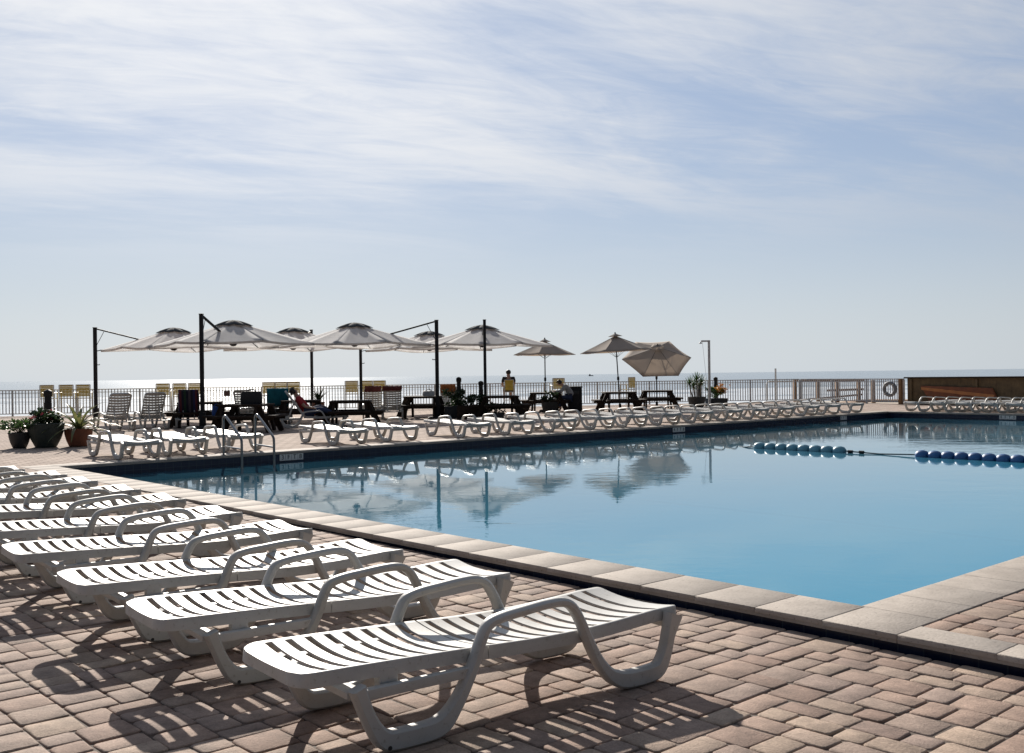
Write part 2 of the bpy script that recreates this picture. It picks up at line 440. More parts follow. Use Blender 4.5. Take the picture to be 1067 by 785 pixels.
def water_mat():
    m, nt, b = mat('pool_water')
    nt.nodes.remove(b)
    tc = N(nt, 'ShaderNodeTexCoord')
    mp = N(nt, 'ShaderNodeMapping'); mp.inputs['Scale'].default_value = (1.0, 1.6, 1)
    mp.inputs['Rotation'].default_value = (0, 0, .35)
    L(nt, tc.outputs['Object'], mp.inputs['Vector'])
    n = N(nt, 'ShaderNodeTexNoise', Scale=1.1, Detail=4.0, Roughness=.55, Distortion=.6); L(nt, mp.outputs['Vector'], n.inputs['Vector'])
    n2 = N(nt, 'ShaderNodeTexNoise', Scale=6.0, Detail=3.0, Roughness=.5); L(nt, mp.outputs['Vector'], n2.inputs['Vector'])
    big = N(nt, 'ShaderNodeTexNoise', Scale=.16, Detail=2.0); L(nt, tc.outputs['Object'], big.inputs['Vector'])
    rb = ramp(nt, [(.42, .08), (.66, .85)]); L(nt, big.outputs['Fac'], rb.inputs['Fac'])
    m2 = N(nt, 'ShaderNodeMath', operation='MULTIPLY'); L(nt, n2.outputs['Fac'], m2.inputs[0]); m2.inputs[1].default_value = .16
    ad = N(nt, 'ShaderNodeMath', operation='ADD'); L(nt, n.outputs['Fac'], ad.inputs[0]); L(nt, m2.outputs[0], ad.inputs[1])
    mm = N(nt, 'ShaderNodeMath', operation='MULTIPLY'); L(nt, ad.outputs[0], mm.inputs[0]); L(nt, rb.outputs['Color'], mm.inputs[1])
    bp = N(nt, 'ShaderNodeBump', Strength=1.0, Distance=.006); L(nt, mm.outputs[0], bp.inputs['Height'])
    geo = N(nt, 'ShaderNodeNewGeometry')
    dp = N(nt, 'ShaderNodeVectorMath', operation='DOT_PRODUCT'); L(nt, geo.outputs['Incoming'], dp.inputs[0]); L(nt, bp.outputs['Normal'], dp.inputs[1])
    ab = N(nt, 'ShaderNodeMath', operation='ABSOLUTE'); L(nt, dp.outputs['Value'], ab.inputs[0])
    om = N(nt, 'ShaderNodeMath', operation='SUBTRACT'); om.use_clamp = True; om.inputs[0].default_value = 1.0; L(nt, ab.outputs[0], om.inputs[1])
    pw = N(nt, 'ShaderNodeMath', operation='POWER'); L(nt, om.outputs[0], pw.inputs[0]); pw.inputs[1].default_value = 4.7
    fr = N(nt, 'ShaderNodeMath', operation='MULTIPLY_ADD'); L(nt, pw.outputs[0], fr.inputs[0]); fr.inputs[1].default_value = .98; fr.inputs[2].default_value = .02
    gl = N(nt, 'ShaderNodeBsdfGlossy', Roughness=.02); gl.inputs['Color'].default_value = (.93, .98, 1, 1)
    L(nt, bp.outputs['Normal'], gl.inputs['Normal'])
    tr = N(nt, 'ShaderNodeBsdfTransparent'); tr.inputs['Color'].default_value = (.62, .90, .96, 1)
    df = N(nt, 'ShaderNodeBsdfDiffuse')                # water body scatter; its middle tones are paled to imitate reflected sky
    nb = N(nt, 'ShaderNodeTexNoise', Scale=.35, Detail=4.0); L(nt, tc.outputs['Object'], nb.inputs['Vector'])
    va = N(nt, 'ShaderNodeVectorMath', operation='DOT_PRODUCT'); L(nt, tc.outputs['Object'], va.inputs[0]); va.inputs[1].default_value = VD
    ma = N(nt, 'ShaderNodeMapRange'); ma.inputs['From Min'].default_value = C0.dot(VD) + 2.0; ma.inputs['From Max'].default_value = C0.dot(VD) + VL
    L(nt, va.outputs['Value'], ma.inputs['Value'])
    nc = N(nt, 'ShaderNodeTexNoise', Scale=5.0, Detail=4.0, Roughness=.6, Distortion=1.5); L(nt, tc.outputs['Object'], nc.inputs['Vector'])  # caustic-like light ripples, mixed into the body colour
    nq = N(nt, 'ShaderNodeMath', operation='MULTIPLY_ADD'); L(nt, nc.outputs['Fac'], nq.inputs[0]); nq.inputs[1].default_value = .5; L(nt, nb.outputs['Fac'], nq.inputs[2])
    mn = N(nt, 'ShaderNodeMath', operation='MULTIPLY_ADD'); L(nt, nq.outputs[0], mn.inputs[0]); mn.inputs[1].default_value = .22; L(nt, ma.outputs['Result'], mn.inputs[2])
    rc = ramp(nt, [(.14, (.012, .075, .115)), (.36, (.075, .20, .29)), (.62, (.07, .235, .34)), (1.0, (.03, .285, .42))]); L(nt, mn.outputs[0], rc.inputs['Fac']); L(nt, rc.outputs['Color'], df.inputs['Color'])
    bd = N(nt, 'ShaderNodeMixShader', Fac=.86); L(nt, tr.outputs[0], bd.inputs[1]); L(nt, df.outputs[0], bd.inputs[2])
    mx = N(nt, 'ShaderNodeMixShader'); L(nt, fr.outputs[0], mx.inputs[0])
    L(nt, bd.outputs[0], mx.inputs[1]); L(nt, gl.outputs[0], mx.inputs[2])
    L(nt, mx.outputs[0], nt.nodes['Material Output'].inputs['Surface'])
    return m
M['water'] = water_mat()

SHORE = R(11)                                          # the shore runs with the railing
def sea_mat():
    m, nt, b = mat('sea_water')
    tc = N(nt, 'ShaderNodeTexCoord')
    mp = N(nt, 'ShaderNodeMapping'); mp.inputs['Rotation'].default_value = (0, 0, -SHORE)
    L(nt, tc.outputs['Object'], mp.inputs['Vector'])
    mp2 = N(nt, 'ShaderNodeMapping'); mp2.inputs['Scale'].default_value = (.25, 1, 1); L(nt, mp.outputs['Vector'], mp2.inputs['Vector'])
    n1 = N(nt, 'ShaderNodeTexNoise', Scale=.09, Detail=6.0, Roughness=.6); L(nt, mp2.outputs['Vector'], n1.inputs['Vector'])
    n2 = N(nt, 'ShaderNodeTexNoise', Scale=.9, Detail=5.0, Roughness=.65); L(nt, mp2.outputs['Vector'], n2.inputs['Vector'])
    m2 = N(nt, 'ShaderNodeMath', operation='MULTIPLY'); L(nt, n2.outputs['Fac'], m2.inputs[0]); m2.inputs[1].default_value = .25
    ad = N(nt, 'ShaderNodeMath', operation='ADD'); L(nt, n1.outputs['Fac'], ad.inputs[0]); L(nt, m2.outputs[0], ad.inputs[1])
    bp = N(nt, 'ShaderNodeBump', Strength=1.0, Distance=.42); L(nt, ad.outputs[0], bp.inputs['Height'])
    L(nt, bp.outputs['Normal'], b.inputs['Normal'])
    # surf: breaking lines parallel to the shore, dying out with distance
    sp = N(nt, 'ShaderNodeSeparateXYZ'); L(nt, mp.outputs['Vector'], sp.inputs[0])
    mp3 = N(nt, 'ShaderNodeMapping'); mp3.inputs['Scale'].default_value = (.012, .055, 1); L(nt, mp.outputs['Vector'], mp3.inputs['Vector'])
    n3 = N(nt, 'ShaderNodeTexNoise', Scale=1.0, Detail=7.0, Roughness=.62, Distortion=.3); L(nt, mp3.outputs['Vector'], n3.inputs['Vector'])
    mr = N(nt, 'ShaderNodeMapRange'); mr.inputs['From Min'].default_value = 130; mr.inputs['From Max'].default_value = 520
    mr.inputs['To Min'].default_value = .22; mr.inputs['To Max'].default_value = -.08
    L(nt, sp.outputs['Y'], mr.inputs['Value'])
    ad2 = N(nt, 'ShaderNodeMath', operation='ADD'); L(nt, n3.outputs['Fac'], ad2.inputs[0]); L(nt, mr.outputs['Result'], ad2.inputs[1])
    rf = ramp(nt, [(.56, 0.0), (.62, 1.0)]); L(nt, ad2.outputs[0], rf.inputs['Fac'])
    mx = N(nt, 'ShaderNodeMix', data_type='RGBA'); L(nt, rf.outputs['Color'], mx.inputs[0])
    mx.inputs[6].default_value = (.13, .17, .21, 1); mx.inputs[7].default_value = (.78, .79, .80, 1)
    L(nt, mx.outputs[2], b.inputs['Base Color'])
    b.inputs['Roughness'].default_value = .14
    b.inputs['IOR'].default_value = 1.33; b.inputs['Specular IOR Level'].default_value = .34
    return m
M['sea'] = sea_mat()
M['beach'] = simple('beach_sand', (.42, .36, .28), rough=.9, var=.12, scale=.2, bump=.3, bscale=3, bdist=.05)

# ------------------------------------------------------------------ light
AZ, EL = R(-14.5), R(24.5)
SUN = Vector((math.sin(AZ) * math.cos(EL), math.cos(AZ) * math.cos(EL), math.sin(EL)))
sl = bpy.data.lights.new('sun', 'SUN'); sl.energy = 4.5; sl.angle = R(.53); sl.color = (1, .93, .84)
so = bpy.data.objects.new('sun', sl); so.rotation_euler = SUN.to_track_quat('Z', 'Y').to_euler(); so.location = (0, 0, 30)
col.objects.link(so)

def make_world():
    w = bpy.data.worlds.new('World'); sc.world = w; w.use_nodes = True
    nt = w.node_tree; nt.nodes.clear()
    out = N(nt, 'ShaderNodeOutputWorld'); bg = N(nt, 'ShaderNodeBackground'); bg.inputs['Strength'].default_value = SKY
    L(nt, bg.outputs[0], out.inputs['Surface'])
    sky = N(nt, 'ShaderNodeTexSky', sky_type='NISHITA')
    sky.sun_disc = False; sky.sun_elevation = EL; sky.sun_rotation = AZ
    sky.air_density = 1.0; sky.dust_density = .35; sky.ozone_density = 2.0; sky.altitude = 0
    tc = N(nt, 'ShaderNodeTexCoord'); sp = N(nt, 'ShaderNodeSeparateXYZ'); L(nt, tc.outputs['Generated'], sp.inputs[0])
    def math_(op, a, b=None, c=None, cl=False):
        n = N(nt, 'ShaderNodeMath', operation=op); n.use_clamp = cl
        for i, x in enumerate((a, b, c)):
            if x is None: continue
            if isinstance(x, (int, float)): n.inputs[i].default_value = x
            else: L(nt, x, n.inputs[i])
        return n.outputs[0]
    z = math_('MAXIMUM', sp.outputs['Z'], 0.0)
    zz = math_('ADD', z, .10)
    px = math_('DIVIDE', sp.outputs['X'], zz); py = math_('DIVIDE', sp.outputs['Y'], zz)
    cb = N(nt, 'ShaderNodeCombineXYZ'); L(nt, px, cb.inputs[0]); L(nt, py, cb.inputs[1])
    def layer(rot, scl, scale, detail, rough, dist, off):
        m0 = N(nt, 'ShaderNodeMapping'); m0.inputs['Rotation'].default_value = (0, 0, -rot); L(nt, cb.outputs[0], m0.inputs['Vector'])
        mp = N(nt, 'ShaderNodeMapping'); mp.inputs['Scale'].default_value = scl; mp.inputs['Location'].default_value = off
        L(nt, m0.outputs[0], mp.inputs['Vector'])
        n = N(nt, 'ShaderNodeTexNoise', Scale=scale, Detail=detail, Roughness=rough, Distortion=dist)
        L(nt, mp.outputs['Vector'], n.inputs['Vector']); return n.outputs['Fac']
    big = layer(R(20), (.6, 1.1, 1), 1.0, 4.0, .5, .6, (3.3, 2.1, 0))
    mid = layer(R(40), (.55, 1.3, 1), 1.25, 10.0, .60, 1.1, (4.2, .4, 0))
    fine = layer(R(17), (.55, 1.6, 1), 5.0, 10.0, .66, 1.2, (.7, 8.3, 0))
    s = math_('MULTIPLY_ADD', mid, .66, math_('MULTIPLY', big, .98))
    s = math_('MULTIPLY_ADD', fine, .36, s)
    # sun proximity
    vd = N(nt, 'ShaderNodeVectorMath', operation='DOT_PRODUCT'); L(nt, tc.outputs['Generated'], vd.inputs[0]); vd.inputs[1].default_value = SUN
    d = math_('MAXIMUM', vd.outputs['Value'], 0.0)
    near = math_('POWER', d, 7.0)
    fw = N(nt, 'ShaderNodeMapRange', interpolation_type='SMOOTHSTEP'); fw.inputs['From Min'].default_value = -.1; fw.inputs['From Max'].default_value = .92
    fw.inputs['To Min'].default_value = .19; L(nt, vd.outputs['Value'], fw.inputs['Value'])
    fwc = N(nt, 'ShaderNodeVectorMath', operation='SCALE')
    fwd = N(nt, 'ShaderNodeVectorMath', operation='SCALE')
    s = math_('MULTIPLY_ADD', near, .09, s)
    mask = N(nt, 'ShaderNodeMapRange', interpolation_type='SMOOTHSTEP'); mask.inputs['From Min'].default_value = .84; mask.inputs['From Max'].default_value = 1.30
    L(nt, s, mask.inputs['Value'])
    el = N(nt, 'ShaderNodeMapRange', interpolation_type='SMOOTHSTEP'); el.inputs['From Min'].default_value = .07; el.inputs['From Max'].default_value = .22
    L(nt, z, el.inputs['Value'])
    cov = math_('MULTIPLY', mask.outputs['Result'], math_('MULTIPLY', el.outputs['Result'], .95))
    cov = math_('MULTIPLY_ADD', cov, .84, math_('MULTIPLY', el.outputs['Result'], .14))
    cmix = N(nt, 'ShaderNodeMix', data_type='RGBA'); L(nt, near, cmix.inputs[0])
    cmix.inputs[6].default_value = (CLOUD * .98, CLOUD * 1.05, CLOUD * 1.17, 1); cmix.inputs[7].default_value = (CLOUD * 1.66, CLOUD * 1.68, CLOUD * 1.72, 1)
    # thin high veil tones the clear sky
    tone = N(nt, 'ShaderNodeMix', data_type='RGBA'); 
    hz = N(nt, 'ShaderNodeMapRange', interpolation_type='SMOOTHSTEP'); hz.inputs['From Max'].default_value = .24; L(nt, z, hz.inputs['Value'])
    vc = N(nt, 'ShaderNodeMix', data_type='RGBA'); L(nt, hz.outputs['Result'], vc.inputs[0])
    vc.inputs[6].default_value = (CLOUD * 1.13, CLOUD * 1.235, CLOUD * 1.33, 1); vc.inputs[7].default_value = (CLOUD * .60, CLOUD * .80, CLOUD * 1.19, 1)
    vf = N(nt, 'ShaderNodeMapRange'); vf.inputs['From Max'].default_value = .2; vf.inputs['To Min'].default_value = .97; vf.inputs['To Max'].default_value = VEIL; L(nt, z, vf.inputs['Value'])
    L(nt, vf.outputs['Result'], tone.inputs[0])
    L(nt, vc.outputs[2], fwd.inputs[0]); L(nt, fw.outputs['Result'], fwd.inputs['Scale'])
    L(nt, sky.outputs[0], tone.inputs[6]); L(nt, fwd.outputs[0], tone.inputs[7])
    mx = N(nt, 'ShaderNodeMix', data_type='RGBA'); L(nt, cov, mx.inputs[0]); L(nt, tone.outputs[2], mx.inputs[6]); L(nt, cmix.outputs[2], fwc.inputs[0]); L(nt, fw.outputs['Result'], fwc.inputs['Scale']); L(nt, fwc.outputs[0], mx.inputs[7])
    L(nt, mx.outputs[2], bg.inputs['Color'])
SKY, CLOUD, VEIL = .05, 6.6, .70
make_world()
sc.view_settings.view_transform = 'Standard'; sc.view_settings.look = 'None'
sc.view_settings.gamma = 1.0; sc.view_settings.use_curve_mapping = False
sc.view_settings.exposure = .75
sc.cycles.max_bounces = 8; sc.cycles.transparent_max_bounces = 12
sc.cycles.use_denoising = True
sc.cycles.sample_clamp_indirect = 6.0

# ------------------------------------------------------------------ setting
def struct(o): o['kind'] = 'structure'; return o
def sheet(name, pts, mat_):
    mb = MB(); mb.add(pts, [tuple(range(len(pts)))]); return struct(mb.build(name, mat_, smooth=False))

SEA_Z = -3.6
# sea, out to the horizon
mb = MB(); rings = [0, 60, 120, 200, 300, 450, 700, 1200, 2500, 6000, 15000, 50000]
sd = Vector((math.cos(SHORE), math.sin(SHORE), 0)); sn = Vector((-math.sin(SHORE), math.cos(SHORE), 0))
for r in rings[1:]:
    for k in range(48):
        a = 2 * math.pi * k / 48; mb.v.append((r * math.cos(a), r * math.sin(a), SEA_Z))
mb.v.append((0, 0, SEA_Z)); c_ = len(mb.v) - 1
for k in range(48): mb.f.append((c_, k, (k + 1) % 48))
for i in range(len(rings) - 2):
    for k in range(48):
        l = (k + 1) % 48; mb.f.append((i * 48 + k, (i + 1) * 48 + k, (i + 1) * 48 + l, i * 48 + l))
struct(mb.build('sea', M['sea'], smooth=False))
# beach between the deck and the surf
FA = at(0, 434.3); FA = Vector((FA.x, FA.y, 0)); FB = at(833, 418.6)
mb = MB()
o0 = FA * .5 + FB * .5
for i, (dn, z) in enumerate(((0, -2.2), (30, -2.6), (70, -3.2), (120, -3.58), (140, -3.8))):
    for k in range(21):
        x = -1500 + 150 * k; p = o0 + sd * x + sn * (dn - 1.0 + 6 * math.sin(k * 1.7)); mb.v.append((p.x, p.y, z))
for i in range(4):
    for k in range(20):
        mb.f.append((i * 21 + k, i * 21 + k + 1, (i + 1) * 21 + k + 1, (i + 1) * 21 + k))
struct(mb.build('beach', M['beach']))

# deck sheets
fdir = (FB - FA).normalized()
FL = FA - fdir * 40; FN = Vector((-fdir.y, fdir.x, 0)) * .25
FC = at(942, 421.5)                                     # railing end, by the wall
WALL_DIR = (at(1067, 423.5) - FC).normalized()
WB = FC + WALL_DIR * 26
def fl(p): return (p.x, p.y, 0.0)
sheet('deck_terrace', [fl(P(-CW, -60)), fl(P(-CW, UL + CW)), fl(P(40, UL + CW)), fl(WB + UD * 4 + VD * 14), fl(WB + UD * 1.2), fl(FC + UD * .8), fl(FB + FN), fl(FL + FN)], M['paving'])
mb = MB()   # edge of the terrace facing the beach
edge = [FL + FN, FB + FN, FC + UD * .8, WB + UD * 1.2]
for i in range(3):
    p, q = edge[i], edge[i + 1]
    mb.add([(p.x, p.y, -.004), (q.x, q.y, -.004), (q.x, q.y, -4), (p.x, p.y, -4)], [(0, 1, 2, 3)])
struct(mb.build('terrace_edge', M['coping'], smooth=False))

# near deck: sheet left of and behind the laid stones, slopes down to the near corner
ST_A0, ST_A1, ST_B0 = 3.5, 20.5, -8.5
mb = MB()
def grid(a_list, b_list, dz, name, m):
    g = MB()
    for a in a_list:
        for b in b_list: g.v.append(tuple(P(a, b, deck_z(a) + dz)))
    nb = len(b_list)
    for i in range(len(a_list) - 1):
        for j in range(nb - 1): g.f.append((i * nb + j, (i + 1) * nb + j, (i + 1) * nb + j + 1, i * nb + j + 1))
    return struct(g.build(name, m, smooth=False))
grid([-CW, 1.5, 3.5], [-60, ST_B0, -CW], 0, 'deck_landing', M['paving'])
grid([3.5, 8, 13, 40], [-60, ST_B0], -.003, 'deck_side', M['paving'])
grid([20.5, 40], [ST_B0, -CW], -.003, 'deck_rear', M['paving'])
grid([3.5, 8, 13, 20.5], [ST_B0, -CW], -.008, 'deck_joints', M['sand_joint'])

def pack(na, nb, seed):
    """random packing of a na x nb grid with stones of a few sizes"""
    rng = random.Random(seed); occ = [[0] * nb for _ in range(na)]; out = []
    kinds = [(2, 4), (2, 4), (2, 3), (2, 3), (3, 3), (3, 4), (2, 2), (3, 2), (3, 2)]
    for i in range(na):
        for j in range(nb):
            if occ[i][j]: continue
            ks = kinds[:]; rng.shuffle(ks); done = False
            for (h, w) in ks + [(1, 3), (2, 1), (1, 2), (1, 1)]:
                if i + h > na or j + w > nb: continue
                if any(occ[i + x][j + y] for x in range(h) for y in range(w)): continue
                # leave no slivers one cell wide
                rem = 0
                while j + w + rem < nb and not occ[i][j + w + rem]: rem += 1
                if rem == 1 and (h, w) not in ((1, 1), (1, 2), (2, 1), (1, 3)): continue
                for x in range(h):
                    for y in range(w): occ[i + x][j + y] = 1
                out.append((i, j, h, w)); done = True; break
            if not done:
                occ[i][j] = 1; out.append((i, j, 1, 1))
    return out

def stones(name, items, m, zf, gap=.008, inset=.008, drop=.006, cut=.014, jit=.0032, seed=3):
    """items: (a0, b0, a1, b1) rectangles in the pool frame; each becomes a rounded stone"""
    rng = random.Random(seed); vs = []; fs = []; cols = []
    for (a0, b0, a1, b1) in items:
        a0 += gap * .5; b0 += gap * .5; a1 -= gap * .5; b1 -= gap * .5
        val = rng.random(); tz = rng.uniform(-jit, jit); ta = rng.uniform(-1, 1) * jit; tb = rng.uniform(-1, 1) * jit
        def outline(ins, c):
            x0, y0, x1, y1 = a0 + ins, b0 + ins, a1 - ins, b1 - ins
            c = min(c, (x1 - x0) * .3, (y1 - y0) * .3)
            return [(x0 + c, y0), (x1 - c, y0), (x1, y0 + c), (x1, y1 - c), (x1 - c, y1), (x0 + c, y1), (x0, y1 - c), (x0, y0 + c)]
        rot = rng.uniform(-1, 1) * jit * 3
        j8 = [(rng.uniform(-1, 1) * jit, rng.uniform(-1, 1) * jit) for _ in range(8)]
        o = len(vs); am, bm = (a0 + a1) / 2, (b0 + b1) / 2
        for (ins, c, dz) in ((0, cut, -.03), (0, cut, -drop), (inset * .35, cut, -drop * .35), (inset, cut * .9, 0)):
            for k, (a, b) in enumerate(outline(ins, c)):
                zz = zf(a) + dz + tz + ta * (a - am) / max(.05, a1 - a0) + tb * (b - bm) / max(.05, b1 - b0)
                vs.append(tuple(P(a + j8[k][0] - rot * (b - bm), b + j8[k][1] + rot * (a - am), zz)))
        for r_ in range(3):
            for k in range(8):
                l = (k + 1) % 8; fs.append((o + r_ * 8 + k, o + r_ * 8 + l, o + r_ * 8 + 8 + l, o + r_ * 8 + 8 + k))
        fs.append(tuple(o + 24 + k for k in range(8)))
        cols += [val] * 32
    me = bpy.data.meshes.new(name); me.from_pydata(vs, [], fs); me.update()
    bm = bmesh.new(); bm.from_mesh(me); bmesh.ops.recalc_face_normals(bm, faces=bm.faces); bm.to_mesh(me); bm.free()
    at_ = me.attributes.new('stone', 'FLOAT', 'POINT'); at_.data.foreach_set('value', cols)
    me.polygons.foreach_set('use_smooth', [True] * len(me.polygons)); me.set_sharp_from_angle(angle=R(50))
    me.materials.append(m)
    o = bpy.data.objects.new(name, me); col.objects.link(o); return struct(o)

UN = .076
na, nb = int((ST_A1 - ST_A0) / UN), int((-CW - ST_B0) / UN)
items = [(ST_A0 + i * UN, -CW - (j + w) * UN, ST_A0 + (i + h) * UN, -CW - j * UN) for (i, j, h, w) in pack(na, nb, 5)]
stones('deck_paving', items, M['pavers'], deck_z)
# raised deck on the right of the pool's near end
items = [(VL + CW + i * UN, -.22 + j * UN, VL + CW + (i + h) * UN, -.22 + (j + w) * UN) for (i, j, h, w) in pack(int(5.0 / UN), int(9.0 / UN), 9)]
stones('raised_paving', items, M['pavers'], lambda a: 0.0)
sheet('raised_joints', [tuple(P(VL + CW, -.24, -.013)), tuple(P(VL + CW + 5.2, -.24, -.013)), tuple(P(VL + CW + 5.2, 8.9, -.013)), tuple(P(VL + CW, 8.9, -.013))], M['sand_joint'])
sheet('raised_deck', [tuple(P(VL + CW, 8.85)), tuple(P(VL + 5.4, 8.85)), tuple(P(VL + 5.4, -.5)), tuple(P(40, -.5)), tuple(P(40, UL + CW)), tuple(P(VL + CW, UL + CW))], M['paving'])

# coping stones all round and the border row of the raised deck
items = []
def run(along, fixed0, fixed1, s0, s1, step=.47):
    n = max(1, round((s1 - s0) / step))
    for k in range(n):
        p, q = s0 + (s1 - s0) * k / n, s0 + (s1 - s0) * (k + 1) / n
        items.append((p, fixed0, q, fixed1) if along == 'a' else (fixed0, p, fixed1, q))
run('a', -CW, 0, -CW, VL + CW)
run('b', -CW, 0, 0, UL + CW)
run('b', VL, VL + CW, 0, UL + CW)
run('a', UL, UL + CW, 0, VL)
run('a', -CW, -.225, VL + CW, VL + 5.4, .55)
stones('coping', items, M['coping'], lambda a: .004, gap=.003, inset=.004, drop=.0035, cut=.003, jit=.0006, seed=11)
mb = MB()
def slab(a0, b0, a1, b1, z0, z1):
    mb.add([P(a0, b0, z0), P(a1, b0, z0), P(a1, b1, z0), P(a0, b1, z0), P(a0, b0, z1), P(a1, b0, z1), P(a1, b1, z1), P(a0, b1, z1)],
           [(3, 2, 1, 0), (4, 5, 6, 7), (0, 1, 5, 4), (1, 2, 6, 5), (2, 3, 7, 6), (3, 0, 4, 7)])
slab(-CW + .004, -CW + .004, VL + CW - .004, -.004, -.046, -.012)
slab(-CW + .004, 0, -.004, UL + CW - .004, -.046, -.012)
slab(VL + .004, 0, VL + CW - .004, UL + CW - .004, -.046, -.012)
slab(.0, UL + .004, VL, UL + CW - .004, -.046, -.012)
slab(VL + CW, -CW + .004, VL + 5.4, -.23, -.046, -.012)
struct(mb.build('coping_bed', M['coping'], smooth=False))

def uvquads(name, quads, m):
    """quads: list of (p0, p1, height): vertical tiled strips, uv in metres"""
    me = bpy.data.meshes.new(name); vs = []; fs = []; uv = []
    for (p, q, zt, zb) in quads:
        o = len(vs); Ln = (Vector(q) - Vector(p)).length
        vs += [(p[0], p[1], zt), (q[0], q[1], zt), (q[0], q[1], zb), (p[0], p[1], zb)]; fs.append((o, o + 1, o + 2, o + 3))
        uv += [(0, zt + 3.003), (Ln, zt + 3.003), (Ln, zb + 3.003), (0, zb + 3.003)]
    me.from_pydata(vs, [], fs); ul = me.uv_layers.new(name='UVMap')
    for i, c in enumerate(uv): ul.data[i].uv = c
    me.materials.append(m); o = bpy.data.objects.new(name, me); col.objects.link(o); return struct(o)
WZ = -.21
s_ = .045
uvquads('riser_tiles', [(P(2, -CW + s_), P(VL + 5.4, -CW + s_), -.046, -.3)], M['navy_tile'])
corners = [P(-s_, -s_), P(-s_, UL + s_), P(VL + s_, UL + s_), P(VL + s_, -s_)]
uvquads('waterline_tiles', [(corners[i], corners[(i + 1) % 4], -.046, -.42) for i in range(4)], M['navy_tile'])
mb = MB()
for i in range(4):
    p, q = corners[i], corners[(i + 1) % 4]
    mb.add([(p.x, p.y, -.42), (q.x, q.y, -.42), (q.x, q.y, -1.5), (p.x, p.y, -1.5)], [(0, 1, 2, 3)])
mb.add([(p.x, p.y, -1.5) for p in corners], [(0, 1, 2, 3)])
struct(mb.build('pool_basin', M['plaster'], smooth=False))
sheet('water', [(p.x, p.y, WZ) for p in corners[::-1]], M['water'])
q0 = at(787, 467, WZ); a_r, b_r = AB(q0)
mb = MB(); mb.add([P(0, b_r - .9, -1.494), P(VL, b_r - .9, -1.494), P(VL, b_r - .65, -1.494), P(0, b_r - .65, -1.494)], [(0, 1, 2, 3)])
struct(mb.build('pool_floor_line', M['tile_line'], smooth=False))

# ------------------------------------------------------------------ sun loungers
HW = .305; LEN = 2.16; HINGE = .93
def seat_z(x):
    if x < HINGE: return .385 - .035 * (x / HINGE) ** 1.3
    t = (x - HINGE) / (LEN - HINGE)
    return .350 - .020 * math.sin(math.pi * min(1, t * 1.15)) + (.004 * t)
def slat_panel(x0, x1, m0, m1, rnd0, rnd1, gap=.036):
    """slotted shell from x0 to x1, solid margins m0 and m1, rounded ends"""
    pitch = .102
    n = round((x1 - m1 - x0 - m0) / pitch); pitch = (x1 - m1 - x0 - m0) / n
    xs = []
    for k in range(5): xs.append((x0 + m0 * (k / 5) ** 1.6, False))
    for k in range(n):
        xs.append((x0 + m0 + k * pitch, True)); xs.append((x0 + m0 + k * pitch + gap, False))
    for k in range(5): xs.append((x1 - m1 * (1 - k / 5) ** 1.6, False))
    xs.append((x1, False))
    ys = [-HW, -HW + .006, -HW + .028] + [-HW + .028 + (2 * HW - .056) * k / 10 for k in range(1, 10)] + [HW - .028, HW - .006, HW]
    mb = MB(); ny = len(ys)
    def hw(x):
        h = HW
        if rnd0 and x - x0 < rnd0: t = rnd0 - (x - x0); h = HW - rnd0 + math.sqrt(max(0, rnd0 ** 2 - t * t))
        if rnd1 and x1 - x < rnd1: t = rnd1 - (x1 - x); h = min(h, HW - rnd1 + math.sqrt(max(0, rnd1 ** 2 - t * t)))
        return h
    for (x, _) in xs:
        h = hw(x) / HW
        for y in ys:
            yy = y * h
            sag = .030 * (1 - (yy / HW) ** 2)
            rim = -.004 if abs(y) >= HW - 1e-6 else 0
            mb.v.append((x, yy, seat_z(x) - sag * (1 if .02 < x else .5) + rim))
    for i in range(len(xs) - 1):
        for j in range(ny - 1):
            if xs[i][1] and 2 <= j < ny - 3: continue
            mb.f.append((i * ny + j, (i + 1) * ny + j, (i + 1) * ny + j + 1, i * ny + j + 1))
    # skirt round the outside
    loop = [i * ny for i in range(len(xs))] + [(len(xs) - 1) * ny + j for j in range(1, ny)] + \
           [i * ny + ny - 1 for i in range(len(xs) - 2, -1, -1)] + [j for j in range(ny - 2, 0, -1)]
    xc = (x0 + x1) / 2; o = len(mb.v)
    for q in loop:
        v = mb.v[q]; 
        mb.v.append((v[0] + (.004 if v[0] > xc else -.004), v[1] * 1.012, seat_z(v[0]) - .062))
    nl = len(loop)
    for k in range(nl):
        l = (k + 1) % nl; mb.f.append((loop[l], loop[k], o + k, o + l))
    return mb
def solid(o, th):
    md = o.modifiers.new('s', 'SOLIDIFY'); md.thickness = th; md.offset = -1; md.use_quality_normals = True
    bv = o.modifiers.new('b', 'BEVEL'); bv.width = .003; bv.segments = 1; bv.limit_method = 'ANGLE'; bv.angle_limit = R(50)
    bake(o); me = o.data
    me.polygons.foreach_set('use_smooth', [True] * len(me.polygons)); me.set_sharp_from_angle(angle=R(40))
    return o

